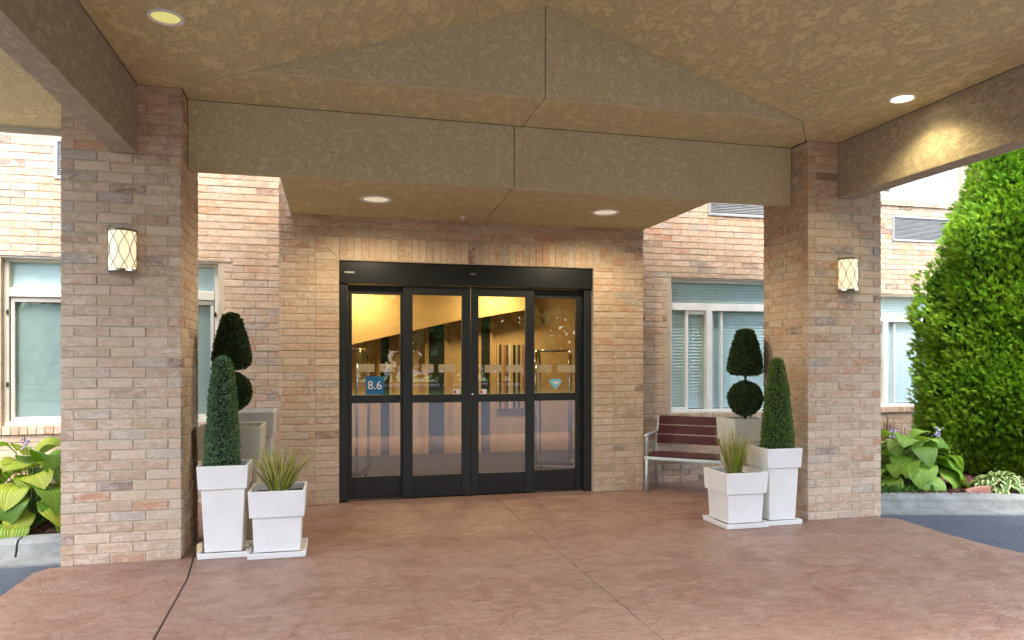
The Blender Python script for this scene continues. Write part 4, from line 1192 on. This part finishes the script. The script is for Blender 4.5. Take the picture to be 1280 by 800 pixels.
# ================================================================== ARBORVITAE
def arborvitae(cx, cy, h, rmax, label, n, seed):
    rg = random.Random(seed)
    t = thing('arborvitae_tree', label, 'tree', (cx, cy, .1))
    def prof(z):
        f_ = z/h
        if f_ < .10: return rmax*(.72+2.6*f_)
        return rmax*(1-((f_-.10)/.90)**1.55)**.78*1.0
    bl = [(rg.uniform(0, 6.28), rg.uniform(.2, h*.9), rg.uniform(.14, .36), rg.uniform(.06, .20)) for _ in range(120)]
    def rad(a, z):
        r = prof(z)
        for ba, bz, bs, amp in bl:
            da = (a-ba+math.pi) % (2*math.pi)-math.pi
            d2 = ((da*r)**2+(z-bz)**2)/(bs*bs)
            if d2 < 4: r += amp*math.exp(-d2)
        return r-.13
    m = MB()
    for _ in range(n):
        z = h*(1-math.sqrt(1-rg.random()*.985))*1.0 if rg.random() < .75 else rg.uniform(0, h)
        z = max(.05, z); a = rg.uniform(0, 2*math.pi) if rg.random() < .3 else rg.gauss(-2.05, .95)
        depth = abs(rg.gauss(0, .07))
        r = max(rad(a, z)-depth, .01)
        nrm = Vector((math.cos(a), math.sin(a), .30)).normalized()
        p = Vector((cx+r*math.cos(a), cy+r*math.sin(a), z+.1))
        # a fan shaped spray: stem outward and up, leaflets on both sides in one plane
        st_ = (nrm+Vector((rg.gauss(0, .35), rg.gauss(0, .35), rg.gauss(.35, .45)))).normalized()
        side = st_.cross(Vector((rg.gauss(0, 1), rg.gauss(0, 1), rg.gauss(0, .6)))).normalized()
        pl = st_.cross(side); L = rg.uniform(.05, .105)
        for q in range(5):
            f_ = .15+.19*q; base = p+st_*L*f_-pl*.02*f_
            for sg_ in (1, -1):
                d = (st_*.75+side*sg_*.9+pl*rg.uniform(-.25, .25)).normalized(); ll = L*.52*(1-.55*f_)*rg.uniform(.75, 1.2)
                s = pl.cross(d).normalized()*ll*.125
                m.quad(base, base+d*ll*.55+s, base+d*ll, base+d*ll*.55-s)
        tip = p+st_*L*1.18; s = side*.012
        m.quad(p, p+st_*L*.6+s, tip, p+st_*L*.6-s)
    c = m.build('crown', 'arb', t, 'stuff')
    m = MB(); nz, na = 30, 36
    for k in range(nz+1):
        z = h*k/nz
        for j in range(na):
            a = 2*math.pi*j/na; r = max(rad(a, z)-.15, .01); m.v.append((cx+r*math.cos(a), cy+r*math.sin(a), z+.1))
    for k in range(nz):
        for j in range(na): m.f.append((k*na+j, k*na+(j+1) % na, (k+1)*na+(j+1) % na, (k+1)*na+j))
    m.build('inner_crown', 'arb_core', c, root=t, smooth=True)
    MB().tube([(cx, cy, .0), (cx+.02, cy, .8), (cx, cy, h*.8)], [.11, .09, .02], 8).build('trunk', 'bark', t, smooth=True)
    return t
arborvitae(8.93, 7.75, 5.6, 1.22, 'tall bright green conical arborvitae beside the right pillar', 34000, 12)

# ================================================================== TREES ACROSS THE ROAD (seen mirrored in the doors)
def street_tree(x, y, h, r, label, seed, n=3600):
    rg = random.Random(seed)
    t = thing('street_tree', label, 'tree', (x, y, 0), 'trees across the parking lot')
    MB().tube([(x, y, -.02), (x+.08, y, h*.3), (x-.05, y+.05, h*.65)], [.24, .18, .07], 9).build('trunk', 'bark', t, smooth=True)
    lb = MB()
    for k in range(6):
        a = k*1.05+rg.random(); z0 = h*rg.uniform(.26, .45)
        lb.tube([(x, y, z0), (x+r*.35*math.cos(a), y+r*.35*math.sin(a), z0+h*.13), (x+r*.7*math.cos(a), y+r*.7*math.sin(a), z0+h*.26)], [.09, .06, .02], 6)
    lb.build('limbs', 'bark', t, smooth=True)
    cl = [(Vector((x, y, h*.62))+Vector((rg.gauss(0, r*.45), rg.gauss(0, r*.45), rg.uniform(-h*.50, h*.30))), rg.uniform(.28, .5)*r) for _ in range(38)]
    m = MB()
    for _ in range(n):
        c, rr = cl[rg.randrange(len(cl))]
        d = Vector((rg.gauss(0, 1), rg.gauss(0, 1), rg.gauss(0, 1))).normalized()
        p = c+d*rr*rg.uniform(.6, 1.0)
        a = Vector((rg.gauss(0, 1), rg.gauss(0, 1), rg.gauss(0, 1))).normalized(); b_ = a.cross(d).normalized(); l = rg.uniform(.22, .44)
        m.quad(p-a*l, p+b_*l*.6, p+a*l, p-b_*l*.6)
    m.build('crown', 'tree_leaf', t, 'stuff')
TREES = [(-29, -25, 10, 4.4), (-22, -22, 9, 4.2), (-15.5, -24, 10, 4.3), (-9.5, -21.5, 9, 4.0), (-4, -24, 10, 4.2), (1, -21.5, 11, 4.2), (6.5, -24, 9.5, 4.2), (11.5, -22, 10.5, 4.3),
         (17, -24, 10, 4.2), (23, -22, 10, 4.3), (30, -24, 10, 4.4), (-12, -30, 12, 4.6), (-1.5, -30, 12, 4.6), (9, -30, 12, 4.6), (19.5, -30, 12, 4.6)]
for k, (x, y, h, r) in enumerate(TREES):
    street_tree(x, y, h, r, 'leafy tree across the parking lot, seen only as a reflection in the glass', 40+k)
